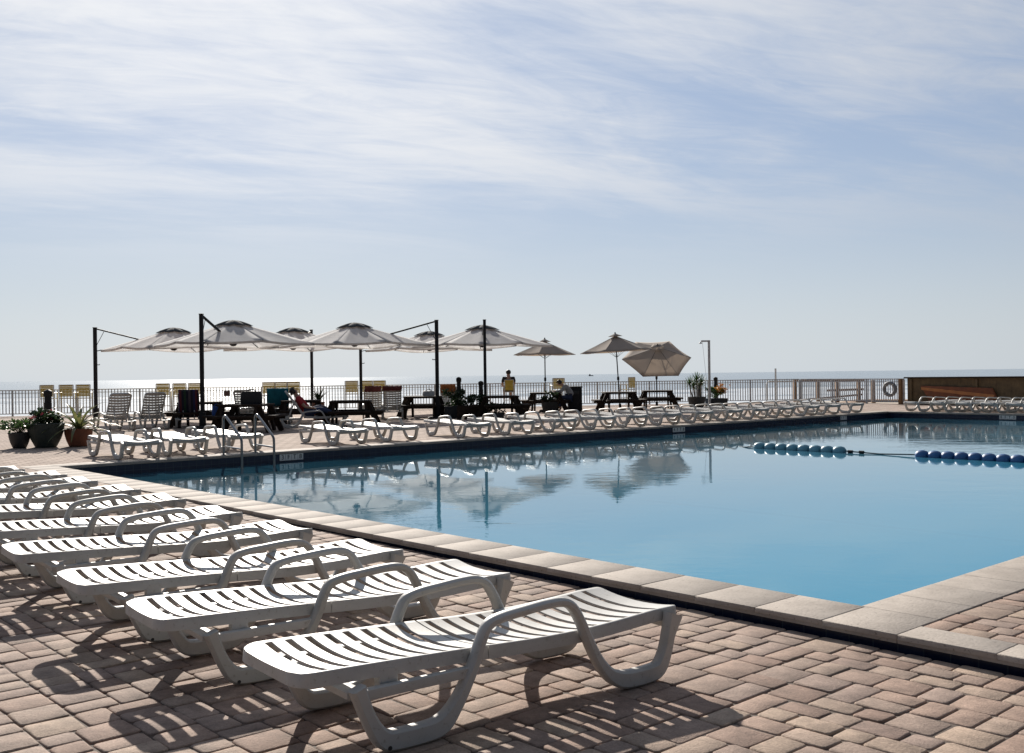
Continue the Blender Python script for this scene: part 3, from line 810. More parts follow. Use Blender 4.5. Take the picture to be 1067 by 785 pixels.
FRAME = cr([(.24, .295, .075), (.275, .20, .066), (.315, .12, .072), (.36, .065, .092), (.42, .050, .098), (.58, .050, .098), (.655, .068, .098),
            (.72, .13, .074), (.775, .21, .062), (.825, .30, .054), (.86, .385, .050), (.90, .45, .048), (.975, .474, .046), (1.10, .486, .045),
            (1.24, .496, .045), (1.335, .492, .046), (1.395, .462, .046), (1.445, .39, .047), (1.505, .27, .052), (1.565, .17, .058),
            (1.63, .10, .072), (1.70, .062, .092), (1.77, .050, .098), (1.90, .050, .098), (1.975, .068, .095), (2.02, .14, .080), (2.045, .22, .078), (2.07, .285, .10), (2.085, .325, .12)], 4)
def make_lounger(raise_deg=0.0):
    root = thing('sun_lounger', 'white slatted plastic sun lounger', 'sun lounger')
    bk = solid(slat_panel(0, HINGE - .005, (.12), .03, .10, .0, .020 if raise_deg else .036).build('backrest', M['plastic'], root), .011)
    if raise_deg:
        a = R(raise_deg); rm = Matrix.Translation((HINGE, 0, .335)) @ Matrix.Rotation(a, 4, 'Y') @ Matrix.Translation((-HINGE, 0, -.335))
        bk.data.transform(rm); bk.data.update()
        mb = MB()
        e = rm @ Vector((.42, 0, .33))
        for y in (-.16, .16): mb.bar((e.x, y, e.z), (.45, y, .27), .03, .04)
        mb.build('prop', M['plastic'], root, bev=.006)
    solid(slat_panel(HINGE + .005, LEN, .03, .055, .0, .03).build('seat', M['plastic'], root), .011)
    for sgn in (-1, 1):
        mb = MB(); mb.ribbon([(x, z + (.006 if z < .08 else 0) - .006 * (z < .08), t * .90) for (x, z, t) in FRAME], sgn * (HW + .036), .060, .012)
        fr = mb.build('arm_frame', M['plastic'], root, ang=45)
        mb = MB(); mb.bar((.225, sgn * (HW + .030), .262), (.83, sgn * (HW + .030), .262), .045, .045)
        mb.bar((.41, sgn * (HW - .02), .25), (.41, sgn * (HW - .02), .345), .05, .09)
        mb.build('side_rail', M['plastic'], root, bev=.008)
        mb = MB(); mb.tube([(.375, sgn * (HW + .036 + .0262), .03), (.375, sgn * (HW + .036 + .032), .03)], .010, 8); mb.build('foot_stud', M['rubber'], fr)
    mb = MB()
    mb.bar((.25, -HW - .01, .262), (.25, HW + .01, .262), .085, .03)
    mb.build('crossbar', M['plastic'], root, bev=.008)
    mb = MB()
    mb.bar((2.08, -HW - .03, .275), (2.08, HW + .03, .275), .03, .05)
    mb.build('crossbar', M['plastic'], root, bev=.008)
    return root
uang = math.atan2(UD.y, UD.x); NS = .988
flat = make_lounger()
ends = [(706, 631), (533, 597), (421, 573), (326, 551), (253, 534), (194, 520), (147, 510), (102, 501), (70, 494.5), (26, 489)]
ORD = ['nearest', 'second', 'third', 'fourth', 'fifth', 'sixth', 'seventh', 'eighth', 'ninth', 'tenth', 'eleventh', 'twelfth', 'thirteenth']
for i, (x, y) in enumerate(ends):
    z = 0.
    for _ in range(4):
        p = at(x, y, z + .35 * NS); z = deck_z(AB(p)[0])
    rz = uang - R(4.8) + random.uniform(-.015, .015) * (1 if i else 0)
    ax = Vector((math.cos(rz), math.sin(rz), 0)); ay = Vector((-math.sin(rz), math.cos(rz), 0))
    o = p - ax * (LEN - .01) * NS + ay * (HW + .01) * NS
    o.z = deck_z(AB(p + ay * HW - ax)[0])
    lab = 'large white slatted lounger nearest the camera at the front of the near row' if i == 0 else \
          'white slatted lounger %s from the camera in the row along the near pool edge' % ORD[i]
    g = 'white loungers in the near row'
    slope = .0093 if deck_z(AB(p)[0]) < -.001 else 0
    if i == 0:
        flat.location = o; flat.rotation_euler = (slope, 0, rz); flat['label'] = lab; flat['group'] = g
        flat.scale = (NS, NS, NS)
    else: dup(flat, o, rz, lab, g, slope)

# far side, feet towards the water
AXF = R(-52)
def far_lounger(foot, ang, lab, g, src=None):
    """foot: ground point of the near head-end foot"""
    ax = Vector((math.cos(ang), math.sin(ang), 0)); ay = Vector((-math.sin(ang), math.cos(ang), 0))
    o = foot - ax * .37 + ay * (HW + .036) - VD * .50 + UD * .28; o.z = 0
    c = dup(src or flat, o, ang, lab, g); c.scale = (1, 1, 1); return c
g = 'white loungers along the far pool edge'
for k, (px, py) in enumerate(((89, 477.5), (147, 473.5), (201, 469.5))):
    far_lounger(at(px, py), AXF + R((2, -3, 1)[k]), ['flat white lounger beside the terracotta agave pot, leftmost on the far side',
        'flat white lounger between the agave pot and handrails, middle of three', 'flat white lounger partly behind the left pool handrail'][k], g)
for k, (px, py) in enumerate(((316, 463), (368, 459.5))):
    far_lounger(at(px, py), AXF + R((-1, 2)[k]), ['flat white lounger just right of the pool handrails, first of a pair',
        'flat white lounger of the pair beside the gap, in front of a picnic table'][k], g)
p0 = at(450, 455.3); p1 = at(851, 430.6)
for k in range(13):
    p = p0.lerp(p1, k / 12)
    far_lounger(p, AXF + R(random.uniform(-4, 4)), 'white lounger, %s from the left in the long row at the far edge' % ('first' if k == 0 else ORD[k] if k < 12 else 'thirteenth'), g)
# right end of the pool
for k in range(5):
    p = at(962 + 27.5 * k, 429.2 + .55 * k)
    ang = math.atan2(UD.y, UD.x) + math.pi + R(random.uniform(-3, 3)) + R(-25)
    ax = Vector((math.cos(ang), math.sin(ang), 0)); ay = Vector((-math.sin(ang), math.cos(ang), 0))
    o = p - ax * 1.85 - ay * (HW + .036); o.z = 0
    _l = dup(flat, o, ang, 'white lounger before the dark wooden wall, %s from the railing end' % ('first' if k == 0 else ORD[k]), 'white loungers at the right end of the pool'); _l.scale = (1, 1, 1)

# loungers with raised backs
up = make_lounger(52)
lst = [(125, 449, 126, 'grey looking lounger with raised slatted back, left of a pair beyond the pots'),
       (161, 447.5, 124, 'grey looking lounger with raised slatted back beside the striped towel'),
       (197, 446, 104, 'raised back lounger draped with a dark striped towel'),
       (254, 441, 92, 'raised back lounger half hidden behind the picnic table with the black bag'),
       (290, 442.5, 99, 'raised back lounger covered by a bright teal towel behind the person in red'),
       (389, 436.5, 98, 'raised back lounger with a maroon towel on top, left of a pair'),
       (409, 437, 96, 'raised back lounger with maroon towel rolled over its top, right of a pair'),
       (468, 432, 85, 'raised back lounger holding an orange brown towel behind the dark bush')]
ups = []
for k, (px, py, dg, lab) in enumerate(lst):
    c = at(px, py); rz = R(dg)
    ax = Vector((math.cos(rz), math.sin(rz), 0))
    o = c - ax * .55; o.z = 0
    if k == 0:
        up.location = o; up.rotation_euler = (0, 0, rz); up['label'] = lab; up['group'] = 'loungers with raised backs'; ups.append(up)
    else: ups.append(dup(up, o, rz, lab, 'loungers with raised backs'))

def towel(on, name, lab, mat_, t0, t1, w=.56, over=.15, off=.02, side=0.0):
    """cloth laid over a raised backrest, hanging over its top edge"""
    a = R(52)
    prof = []
    for k in range(12):
        t = t0 + (t1 - t0) * k / 11                       # distance from hinge along the back
        x = HINGE - t * math.cos(a); z = .335 + t * math.sin(a)
        prof.append((x + math.sin(a) * (.04 + off), z + math.cos(a) * (.04 + off)))
    tx, tz = HINGE - .93 * math.cos(a), .345 + .93 * math.sin(a)
    if t1 > .9:
        prof += [(tx + .02, tz + .055), (tx - .03, tz + .05), (tx - .06, tz + .02)]
        for k in range(1, 7): prof.append((tx - .07 + over * .45 * k / 6, tz - over * k / 6))
    mb = MB(); ny = 13
    for i, (x, z) in enumerate(prof):
        for j in range(ny):
            y = -w / 2 + w * j / (ny - 1)
            mb.v.append((x + .008 * math.sin(j * 1.9 + i * .7), y + side + .01 * math.sin(i * .8), z + .008 * math.sin(j * 2.3 + i * .5)))
    for i in range(len(prof) - 1):
        for j in range(ny - 1): mb.f.append((i * ny + j, i * ny + j + 1, (i + 1) * ny + j + 1, (i + 1) * ny + j))
    o = mb.build(name, mat_)
    md = o.modifiers.new('s', 'SOLIDIFY'); md.thickness = .012; md.offset = 1; bake(o)
    o.location = on.location; o.rotation_euler = on.rotation_euler
    return tag(o, lab, 'towel', 'towels on the loungers')
towel(ups[2], 'towel', 'dark beach towel with coloured stripes hanging over a raised lounger back', M['striped_towel'], .25, .93, over=.75)
towel(ups[4], 'towel', 'bright teal towel over a raised lounger back behind the person in red', M['teal_cloth'], .3, .93, w=.66, over=.5)
towel(ups[5], 'towel', 'maroon towel over the left of two raised lounger backs', M['maroon_cloth'], .7, .93, over=.14)
towel(ups[6], 'towel', 'maroon towel over the right of two raised lounger backs', M['maroon_cloth'], .75, .93, w=.66, over=.09)
towel(ups[7], 'towel', 'orange brown towel over a raised lounger back behind the dark bush', M['orange_cloth'], .4, .93, over=.25)

# ------------------------------------------------------------------ cantilever parasols
def canopy_mesh(corner_r, n, apex, edge, sagf=.10, r0=0.0, flipv=False, rings=7, midk=None):
    """n-sided roof; corners at radius corner_r; panels sag between the ribs"""
    mb = MB(); sub = 6; tot = n * sub
    for i in range(rings + 1):
        t = r0 + (1 - r0) * i / rings
        for k in range(tot):
            a0 = 2 * math.pi * (k // sub) / n; a1 = 2 * math.pi * (k // sub + 1) / n; u = (k % sub) / sub
            p = Vector((math.cos(a0), math.sin(a0), 0)).lerp(Vector((math.cos(a1), math.sin(a1), 0)), u) * corner_r
            bow = math.sin(math.pi * u)
            p *= t * (1 - .035 * bow * t)
            z = apex + (edge - apex) * (t ** .93) - sagf * bow * t * (1 - t * .6)
            mb.v.append((p.x, p.y, z))
    for i in range(rings):
        for k in range(tot):
            l = (k + 1) % tot; mb.f.append((i * tot + k, (i + 1) * tot + k, (i + 1) * tot + l, i * tot + l))
    if r0 == 0: pass
    return mb
def square_canopy(half_diag, apex, edge):
    """square roof on eight ribs, corners on the axes"""
    mb = MB(); rings = 8; sub = 6; tot = 8 * sub; o = 0
    crn = []
    for k in range(8):
        a = math.pi * k / 4; r = half_diag if k % 2 == 0 else half_diag * math.cos(math.pi / 4) * 1.03
        ze = edge - .06 if k % 2 == 0 else edge + .02
        crn.append((Vector((math.cos(a) * r, math.sin(a) * r, 0)), ze))
    for q in range(8):
        c0, z0 = crn[q]; c1, z1 = crn[(q + 1) % 8]; o = len(mb.v)
        for i in range(rings + 1):
            t = i / rings
            for k in range(sub + 1):
                u = k / sub; bow = math.sin(math.pi * u)
                p = c0.lerp(c1, u) * t * (1 - .02 * bow * t); ze = z0 + (z1 - z0) * u
                mb.v.append((p.x, p.y, apex + (ze - apex) * t ** .98 - (.022 + .02 * (q % 3)) * bow * t * (1 - .5 * t)))
        for k in range(sub + 1):                            # valance
            v = mb.v[o + rings * (sub + 1) + k]; mb.v.append((v[0] * .998, v[1] * .998, v[2] - .075))
        for i in range(rings + 1):
            for k in range(sub):
                if i == 0 and False: continue
                mb.f.append((o + i * (sub + 1) + k, o + (i + 1) * (sub + 1) + k, o + (i + 1) * (sub + 1) + k + 1, o + i * (sub + 1) + k + 1))
    return mb, crn
APEX, EDGE, HD, MAST, MTOP = 3.30, 2.62, 2.66, 2.86, 3.36
def thick(o, th, off=-1):
    md = o.modifiers.new('s', 'SOLIDIFY'); md.thickness = th; md.offset = off; return bake(o)
def make_cantilever():
    root = thing('cantilever_parasol', 'off white square cantilever parasol', 'parasol')
    mb, crn = square_canopy(HD, APEX, EDGE)
    cn = thick(mb.build('canopy', M['canopy'], root, ang=25), .006)
    # vent cap with drooping points
    mb = MB(); tot = 32
    for i in range(5):
        t = i / 4
        for k in range(tot):
            a = 2 * math.pi * k / tot; lob = abs(math.cos(4 * a)) ** .7
            r = t * (.40 + .26 * lob)
            mb.v.append((r * math.cos(a), r * math.sin(a), APEX + .05 - .05 * t - .15 * t * t * (.72 + .28 * lob)))
    for i in range(4):
        for k in range(tot):
            l = (k + 1) % tot; mb.f.append((i * tot + k, (i + 1) * tot + k, (i + 1) * tot + l, i * tot + l))
    thick(mb.build('vent', M['vent'], cn), .006)
    for k, (c, ze) in enumerate(crn):
        d = c.normalized()
        mb = MB(); mb.tube([tuple(d * .09 + Vector((0, 0, 2.60))), tuple(d * c.length * .45 + Vector((0, 0, APEX + (ze - APEX) * .45 ** .9 - .07))), tuple(d * (c.length - .03) + Vector((0, 0, ze - .045)))], .013, 6)
        mb.build('rib', M['dark_metal'], root)
    mb = MB(); mb.lathe([(.03, 2.50), (.07, 2.51), (.12, 2.56), (.12, 2.62), (.05, 2.66), (.035, 2.70), (.035, APEX + .02)], 16); mb.build('hub', M['dark_metal'], root)
    mb = MB(); mb.box((-MAST, 0, MTOP / 2), (.12, .10, MTOP)); mb.box((-MAST, 0, MTOP + .015), (.14, .12, .03)); mb.build('mast', M['dark_metal'], root, bev=.012)
    mb = MB(); mb.lathe([(.34, 0), (.34, .03), (.30, .055), (.10, .07), (.10, .45), (.085, .46)], 20, (-MAST, 0, 0)); mb.build('base', M['dark_metal'], root)
    mb = MB(); mb.bar((-MAST + .05, 0, MTOP - .03), (-.09, 0, 2.62), .05, .075, (0, 1, 0)); mb.build('arm', M['dark_metal'], root, bev=.008)
    mb = MB(); mb.tube([(-MAST + .06, 0, MTOP - .62), (-MAST + .34, 0, MTOP - .11)], .010, 6); mb.build('brace', M['dark_metal'], root)
    mb = MB(); mb.bar((-MAST + .05, 0, EDGE - .10), (-HD + .03, 0, EDGE - .06), .03, .03); mb.build('corner_clip', M['dark_metal'], root)
    mb = MB(); mb.tube([(-MAST + .05, 0, 2.02), (-MAST + .15, 0, 2.02), (-MAST + .15, 0, 2.05)], .016, 6); mb.build('crank', M['dark_metal'], root)
    return root
def X_(px, Y): return (px - CX) * Y / F
par = [((X_(101, 38.3) - .05, 38.3), (X_(184, 38.3), 38.3), 'off white square parasol farthest left, its mast standing free at the left'),
       ((X_(210.5, 31.1), 31.1), (X_(243, 33.9), 33.9), 'off white square parasol on the tallest mast, in front of the black bag table'),
       ((X_(325, 42.3), 42.3), (X_(307, 39.6), 39.6), 'off white square parasol half hidden between two nearer parasols, mast beside a tall pot'),
       ((X_(455.5, 36.2), 36.2), (X_(371, 36.4), 36.4), 'off white square parasol with its leaning mast on the right side'),
       ((X_(376, 43.5), 43.5), (X_(445, 44.0), 44.0), 'off white square parasol seen behind the leaning mast, its grey vent in shade'),
       ((X_(505.5, 36.4), 36.4), (X_(503, 39.2), 39.2), 'off white square parasol with the mast before its middle, rightmost big one')]
cant = None
for k, (m_, c_, lab) in enumerate(par):
    m_ = Vector((*m_, 0)); c_ = Vector((*c_, 0)); d = (c_ - m_).normalized(); c = m_ + d * MAST
    rz = math.atan2(d.y, d.x)
    g = 'large cantilever parasols over the tables'
    if cant is None:
        cant = make_cantilever(); cant.location = c; cant.rotation_euler = (0, 0, rz); cant['label'] = lab; cant['group'] = g
    else: dup(cant, c, rz, lab, g)

# ------------------------------------------------------------------ small beige umbrellas
def make_small(Y, rad, apex, edge, tilt=0.0, joint=2.05, lean=0.0, turn=0.0):
    root = thing('patio_umbrella', 'beige patio umbrella', 'umbrella')
    sh = apex - joint
    tm = Matrix.Translation((0, 0, joint)) @ Matrix.Rotation(tilt, 4, 'X') @ Matrix.Rotation(turn, 4, 'Z') @ Matrix.Translation((0, 0, -joint))
    mb = canopy_mesh(rad, 6, apex, edge, .06, r0=.02, rings=6)
    mb.v = [tuple(tm @ Vector(v)) for v in mb.v]
    cn = thick(mb.build('canopy', M['beige'], root, ang=20), .005)
    mb = canopy_mesh(rad * .20, 6, apex + .09, apex - .03, .0, r0=.02, rings=3); mb.v = [tuple(tm @ Vector(v)) for v in mb.v]
    thick(mb.build('vent', M['beige'], cn), .005)
    mb = MB(); mb.lathe([(.012, apex + .04), (.03, apex + .08), (.02, apex + .13)], 10); mb.v = [tuple(tm @ Vector(v)) for v in mb.v]; mb.build('finial', M['dark_metal'], root)
    for k in range(6):
        a = math.pi * k / 3; d = Vector((math.cos(a), math.sin(a), 0))
        mb = MB(); mb.tube([tm @ (d * .03 + Vector((0, 0, apex - .03))), tm @ (d * (rad - .02) + Vector((0, 0, edge - .015)))], .008, 5)
        mb.tube([tm @ (d * .03 + Vector((0, 0, joint + .05))), tm @ (d * rad * .5 + Vector((0, 0, (apex + edge) / 2 - .03)))], .006, 5); mb.build('rib', M['dark_metal'], root)
    top = tm @ Vector((0, 0, apex))
    mb = MB(); mb.tube([(0, 0, .02), (0, 0, joint), tuple(top)], .022, 8); mb.lathe([(.03, 1.2), (.045, 1.22), (.045, 1.33), (.03, 1.35)], 10); mb.build('pole', M['dark_metal'], root)
    mb = MB(); mb.lathe([(.25, 0), (.25, .05), (.21, .08), (.05, .09), (.05, .3)], 18); mb.build('base', M['dark_metal'], root)
    return root
g = 'beige patio umbrellas'
u = make_small(41.6, 1.30, 2.78, 2.24, turn=.3); u.location = at_y(568.5, 41.4); u['label'] = 'beige patio umbrella nearest the parasols, pole through the table with the bent person'; u['group'] = g
u = make_small(40.5, 1.42, 2.93, 2.32, turn=.1); u.location = at_y(646.5, 40.5); u['label'] = 'beige patio umbrella with an upright canopy next to the tilted umbrella'; u['group'] = g
u.rotation_euler = (0, R(-3.2), 0)
u = make_small(42.8, 1.42, 2.66, 2.08, tilt=R(36), joint=1.95, turn=.02); u.location = at_y(684.5, 42.8); u['label'] = 'beige hexagonal umbrella tilted far over towards the pool'; u['group'] = g

# ------------------------------------------------------------------ picnic tables
def make_table():
    root = thing('picnic_table', 'dark brown square picnic table', 'picnic table')
    mb = MB()
    for k in range(8): mb.box((-.525 + .15 * k, 0, .735), (.144, 1.2, .055))
    for y in (-.42, .42): mb.box((0, y, .705), (1.1, .09, .04))
    mb.build('tabletop', M['wood_dark'], root, bev=.005)
    for q in range(4):
        a = math.pi / 2 * q; rm = Matrix.Rotation(a, 3, 'Z')
        mb = MB()
        for r_ in (0, 1): mb.box(rm @ Vector((0, -.80 - .135 * r_, .44)), (1.20, .130, .06), rm)
        mb.build('bench', M['wood_dark'], root, bev=.005)
        for sg in (-1, 1):
            mb = MB(); mb.bar(rm @ Vector((.46 * sg, -.50, .72)), rm @ Vector((.50 * sg, -.82, .0)), .14, .07, rm @ Vector((1, 0, 0))); mb.build('leg', M['wood_dark'], root)
    for y in (-.5, .5):
        mb = MB(); mb.box((0, y * .98, .39), (1.84, .05, .11)); mb.build('bearer', M['wood_dark'], root)
        mb = MB(); mb.box((y * .98, 0, .372), (.05, 1.84, .11)); mb.build('bearer', M['wood_dark'], root)
    return root
tabs = [(209, 32.2, 8, 'dark square picnic table behind the tall parasol mast and the striped towel'),
        (257, 28.6, -6, 'dark square picnic table carrying a black bag behind the handrails'),
        (314, 32.6, 10, 'dark square picnic table beside the tall brown pot'),
        (366, 31.3, 5, 'dark square picnic table standing alone behind the pair of loungers'),
        (441, 36.9, -4, 'dark square picnic table with a folded bag on top at the leaning mast'),
        (521, 35.6, 6, 'dark square picnic table between the planter box and the seated bent person'),
        (569, 41.4, -5, 'dark square picnic table under the beige umbrella where a person bends over'),
        (645, 40.5, 3, 'dark square picnic table under the upright beige umbrella'),
        (685, 42.8, -4, 'dark square picnic table under the tilted beige umbrella')]
tb = None; tlist = []
for (px, Y, dg, lab) in tabs:
    loc = at_y(px, Y)
    if tb is None: tb = make_table(); tb.location = loc; tb.rotation_euler = (0, 0, R(dg)); tb['label'] = lab; tb['group'] = 'dark picnic tables'; tlist.append(tb)
    else: tlist.append(dup(tb, loc, R(dg), lab, 'dark picnic tables'))

# bags
def make_bag(loc, rz, w, d, h, m, label):
    root = thing('tote_bag', label, 'bag', loc, rz)
    mb = MB(); n = 20
    for i, (s, z) in enumerate(((.92, 0), (1.0, .02), (1.03, h * .4), (.98, h * .8), (.9, h))):
        for k in range(n):
            a = 2 * math.pi * k / n; c, sn_ = math.cos(a), math.sin(a)
            e = .45
            x = math.copysign(abs(c) ** e, c) * w / 2 * s; y = math.copysign(abs(sn_) ** e, sn_) * d / 2 * s * (1 - .35 * i / 4)
            mb.v.append((x, y, z + .012 * math.sin(k * 2.1) * (i > 2)))
    for i in range(4):
        for k in range(n): mb.f.append((i * n + k, i * n + (k + 1) % n, (i + 1) * n + (k + 1) % n, (i + 1) * n + k))
    mb.f.append(tuple(range(n))[::-1]); mb.f.append(tuple(range(4 * n, 5 * n))); mb.build('body', m, root, ang=60)
    for y in (-d * .25, d * .25):
        mb = MB(); mb.tube([(w * .22 * math.cos(math.pi * k / 8), y, h - .02 + .09 * math.sin(math.pi * k / 8)) for k in range(9)], .01, 6); mb.build('handle', m, root)
    return root
def on_table(t, dx, dy, z=.766): 
    p = t.matrix_basis @ Vector((dx, dy, z)); return p
make_bag(on_table(tlist[1], .18, -.1), .1, .56, .28, .33, M['bag'], 'large black bag standing on the picnic table behind the handrails')
make_bag(on_table(tlist[4], .2, 0), .4, .42, .2, .17, M['rail_metal'], 'slouched grey bag on the picnic table at the leaning mast')
p = at(237, 447); make_bag((p.x, p.y + .6, .467), .3, .22, .18, .24, M['blue_cloth'], 'small blue cloth bag beside the table with the black bag').location = on_table(tlist[1], -.72, -.32 - .0, .0) + Vector((0, 0, 0.466))

# ------------------------------------------------------------------ tall yellow chairs
def make_chair():
    root = thing('high_chair', 'tall yellow sling chair', 'chair')
    mb = MB()
    for k in range(8): mb.box((0, -.235 + .0, .84 + .058 * k), (.49, .012, .052))
    mb.build('backrest', M['yellow'], root, bev=.004)
    mb = MB(); mb.box((0, 0, .73), (.50, .44, .02)); mb.build('seat', M['yellow'], root, bev=.006)
    for sx in (-1, 1):
        mb = MB(); mb.tube([(sx * .275, -.29, 0), (sx * .27, -.24, .73), (sx * .27, -.235, 1.29)], .02, 8); mb.build('leg', M['frame_white'], root)
        mb = MB(); mb.tube([(sx * .275, .27, 0), (sx * .27, .22, .73), (sx * .27, .22, .95)], .02, 8); mb.build('leg', M['frame_white'], root)
        mb = MB(); mb.tube([(sx * .27, -.236, .955), (sx * .27, .25, .965)], .022, 8); mb.build('armrest', M['frame_white'], root)
    mb = MB(); mb.tube([(-.27, -.24, .73), (.27, -.24, .73), (.27, .22, .73), (-.27, .22, .73)], .016, 8, closed=True); mb.build('seat_frame', M['frame_white'], root)
    mb = MB(); mb.tube([(-.27, -.235, 1.285), (.27, -.235, 1.285)], .016, 8); mb.build('top_bar', M['frame_white'], root)
    mb = MB(); mb.tube([(-.272, -.265, .35), (-.272, .245, .35), (.272, .245, .35), (.272, -.265, .35)], .015, 8); mb.build('footrest', M['frame_white'], root)
    return root
def fence_y(px):
    """depth of the sea railing on a photo column"""
    d = CR @ Vector(((px - CX) / F, -.02, -1.0)); 
    t = (FA.x * fdir.y - FA.y * fdir.x) / (d.x * fdir.y - d.y * fdir.x)
    return d.y * t
ch = None
chairs = [(51, 1.0, 'left one behind the big green pot'), (70.5, 1.0, 'middle of three behind the left pots'), (88, 1.0, 'just left of the leftmost parasol mast'),
          (171, 1.1, 'first of three beside the tallest mast'), (188, 1.1, 'middle of three above the striped towel'), (204.5, 1.1, 'half hidden by the tallest mast'),
          (281, 1.2, 'left of three behind the person in red'), (293.5, 1.2, 'middle of three behind the person in red'), (306, 1.2, 'right of three beside the tall brown pot'),
          (366.5, 1.2, 'left of three above the lone picnic table'), (382, 1.2, 'middle of three, above the lone picnic table'), (395, 1.2, 'right of three, above the maroon towels')]
for (px, dn, lab) in chairs:
    loc = at_y(px, fence_y(px) - dn); rz = SHORE + R(random.uniform(-6, 6)); lab = 'yellow sling chair facing the sea, ' + lab
    if ch is None: ch = make_chair(); ch.location = loc; ch.rotation_euler = (0, 0, rz); ch['label'] = lab; ch['group'] = 'tall yellow chairs at the railing'
    else: dup(ch, loc, rz, lab, 'tall yellow chairs at the railing')
g = 'tall yellow chairs at the railing'
PC = at_y(530.5, fence_y(530) - 1.2)
_c = dup(ch, PC, R(4), 'tall yellow chair occupied by the person in black looking at the sea', g); _c.scale = (.74, 1, .97)
dup(ch, at_y(581, fence_y(581) - 1.1), R(12), 'tall yellow chair behind the person in grey at the table', g)
dup(ch, at_y(654, fence_y(654) - 1.1), R(50), 'tall pale yellow chair turned sideways beside the upright beige umbrella', g)

# ------------------------------------------------------------------ sea railing
def railing(p, q, lab, n_bays, skip_first=False):
    root = thing('metal_railing', lab, 'railing', p, math.atan2(q.y - p.y, q.x - p.x))
    Ln = (q - p).length; bay = Ln / n_bays; H = 1.10
    mb = MB(); mb.box((Ln / 2, 0, H - .02), (Ln, .06, .04)); mb.build('top_rail', M['rail_metal'], root, bev=.008)
    mb = MB(); mb.box((Ln / 2, 0, .10), (Ln, .04, .035)); mb.box((Ln / 2, 0, H - .14), (Ln, .03, .025)); mb.build('lower_rails', M['rail_metal'], root)
    for k in range(n_bays + 1):
        mb = MB(); mb.box((bay * k, 0, (H - .04) / 2), (.07, .07, H - .04)); mb.build('post', M['rail_metal'], root, bev=.006)
        if k < n_bays:
            mb = MB(); n = round(bay / .128)
            for j in range(1, n): mb.box((bay * k + bay * j / n, 0, .60), (.034, .034, .96))
            mb.build('picket_panel', M['rail_metal'], root, smooth=False)
    return root
railing(FL, FB, 'long dark grey metal railing with thin pickets along the sea side of the terrace', 30)
railing(FB + VD * .1, FC, 'short railing section running back from the sea to the wooden wall', 3)

# ------------------------------------------------------------------ wall, board, ring, boardwalk
wz = math.atan2(WALL_DIR.y, WALL_DIR.x)
wall = thing('wooden_wall', 'long low dark brown wooden wall with a flat cap at the right', 'wall', FC + WALL_DIR * .2, wz)
mb = MB()
for k in range(160): mb.box((.075 + .15 * k, 0, .55), (.146, .10 + .004 * (k % 2), 1.10))
M['wall_wood'] = simple('brown_wall_boards', (.15, .105, .055), rough=.85, var=.35, scale=3, bump=.5, bscale=18)
mb.build('boards', M['wall_wood'], wall, smooth=False)
mb = MB(); mb.box((12, 0, 1.13), (24.2, .34, .06)); mb.build('cap', M['wood_dark'], wall, bev=.01)
mb = MB()
for k in range(9): mb.box((.2 + 2.9 * k, -.085, .53), (.09, .07, 1.06))
mb.build('posts', M['wall_wood'], wall, bev=.006)
# board: seen in perspective as a slanted lozenge
bd = thing('rescue_board', 'long rust orange board with a brighter stripe, slanting against the wooden wall', 'board')
def on_wall(px, py, off=.2):
    d = CR @ Vector(((px - CX) / F, -(py - CY) / F, -1.0)); n = Vector((-WALL_DIR.y, WALL_DIR.x, 0)); c = FC - n * off
    t = c.dot(n) / d.dot(n); return Vector((0, 0, EYE)) + d * t if abs(c.dot(n)) > 1e-6 else None
q = [on_wall(959, 402), on_wall(1034, 404.5), on_wall(1040, 417), on_wall(968, 418)]
nrm = Vector((-WALL_DIR.y, WALL_DIR.x, 0))
mb = MB(); mb.add([p for p in q] + [p + nrm * .09 for p in q], [(0, 1, 2, 3), (7, 6, 5, 4), (0, 4, 5, 1), (1, 5, 6, 2), (2, 6, 7, 3), (3, 7, 4, 0)])
b_ = mb.build('panel', M['rust_board'], bd, bev=.03)
q = [on_wall(959.5, 403.5, .215), on_wall(1036, 411.5, .215), on_wall(1035.5, 415, .215), on_wall(960, 406.5, .215)]
mb = MB(); mb.add([p for p in q] + [p + nrm * .02 for p in q], [(0, 1, 2, 3), (7, 6, 5, 4), (0, 4, 5, 1), (1, 5, 6, 2), (2, 6, 7, 3), (3, 7, 4, 0)])
mb.build('stripe', M['rust_stripe'], bd)
# life ring on the railing end
rp = at_y(929, FC.y - .15); rp = Vector((rp.x, rp.y, .66))
lr = thing('life_ring', 'grey life ring hanging on the end of the railing by the wooden wall', 'life ring', rp, wz)
mb = MB(); mb.tube([(.26 * math.cos(2 * math.pi * k / 28), -.12, .26 * math.sin(2 * math.pi * k / 28)) for k in range(28)], .075, 12, closed=True); mb.build('ring', M['ring'], lr)
for k in range(4):
    a = math.pi / 4 + math.pi / 2 * k; d = Vector((math.cos(a), 0, math.sin(a)))
    mb = MB(); mb.tube([tuple(d * (.26 + .082 * math.cos(t)) + Vector((0, -.12 + .082 * math.sin(t), 0))) for t in [2 * math.pi * j / 12 for j in range(12)]], .012, 6, closed=True); mb.build('band', M['frame_white'], lr)
ep = thing('timber_post', 'square wooden post between the life ring and the dark wall', 'post', at_y(938.5, FC.y - .1), wz)
mb = MB(); mb.box((0, 0, .53), (.14, .14, 1.06)); mb.build('shaft', M['timber'], ep, bev=.01); mb = MB(); mb.box((0, 0, 1.08), (.17, .17, .035)); mb.build('cap', M['timber'], ep, bev=.008)

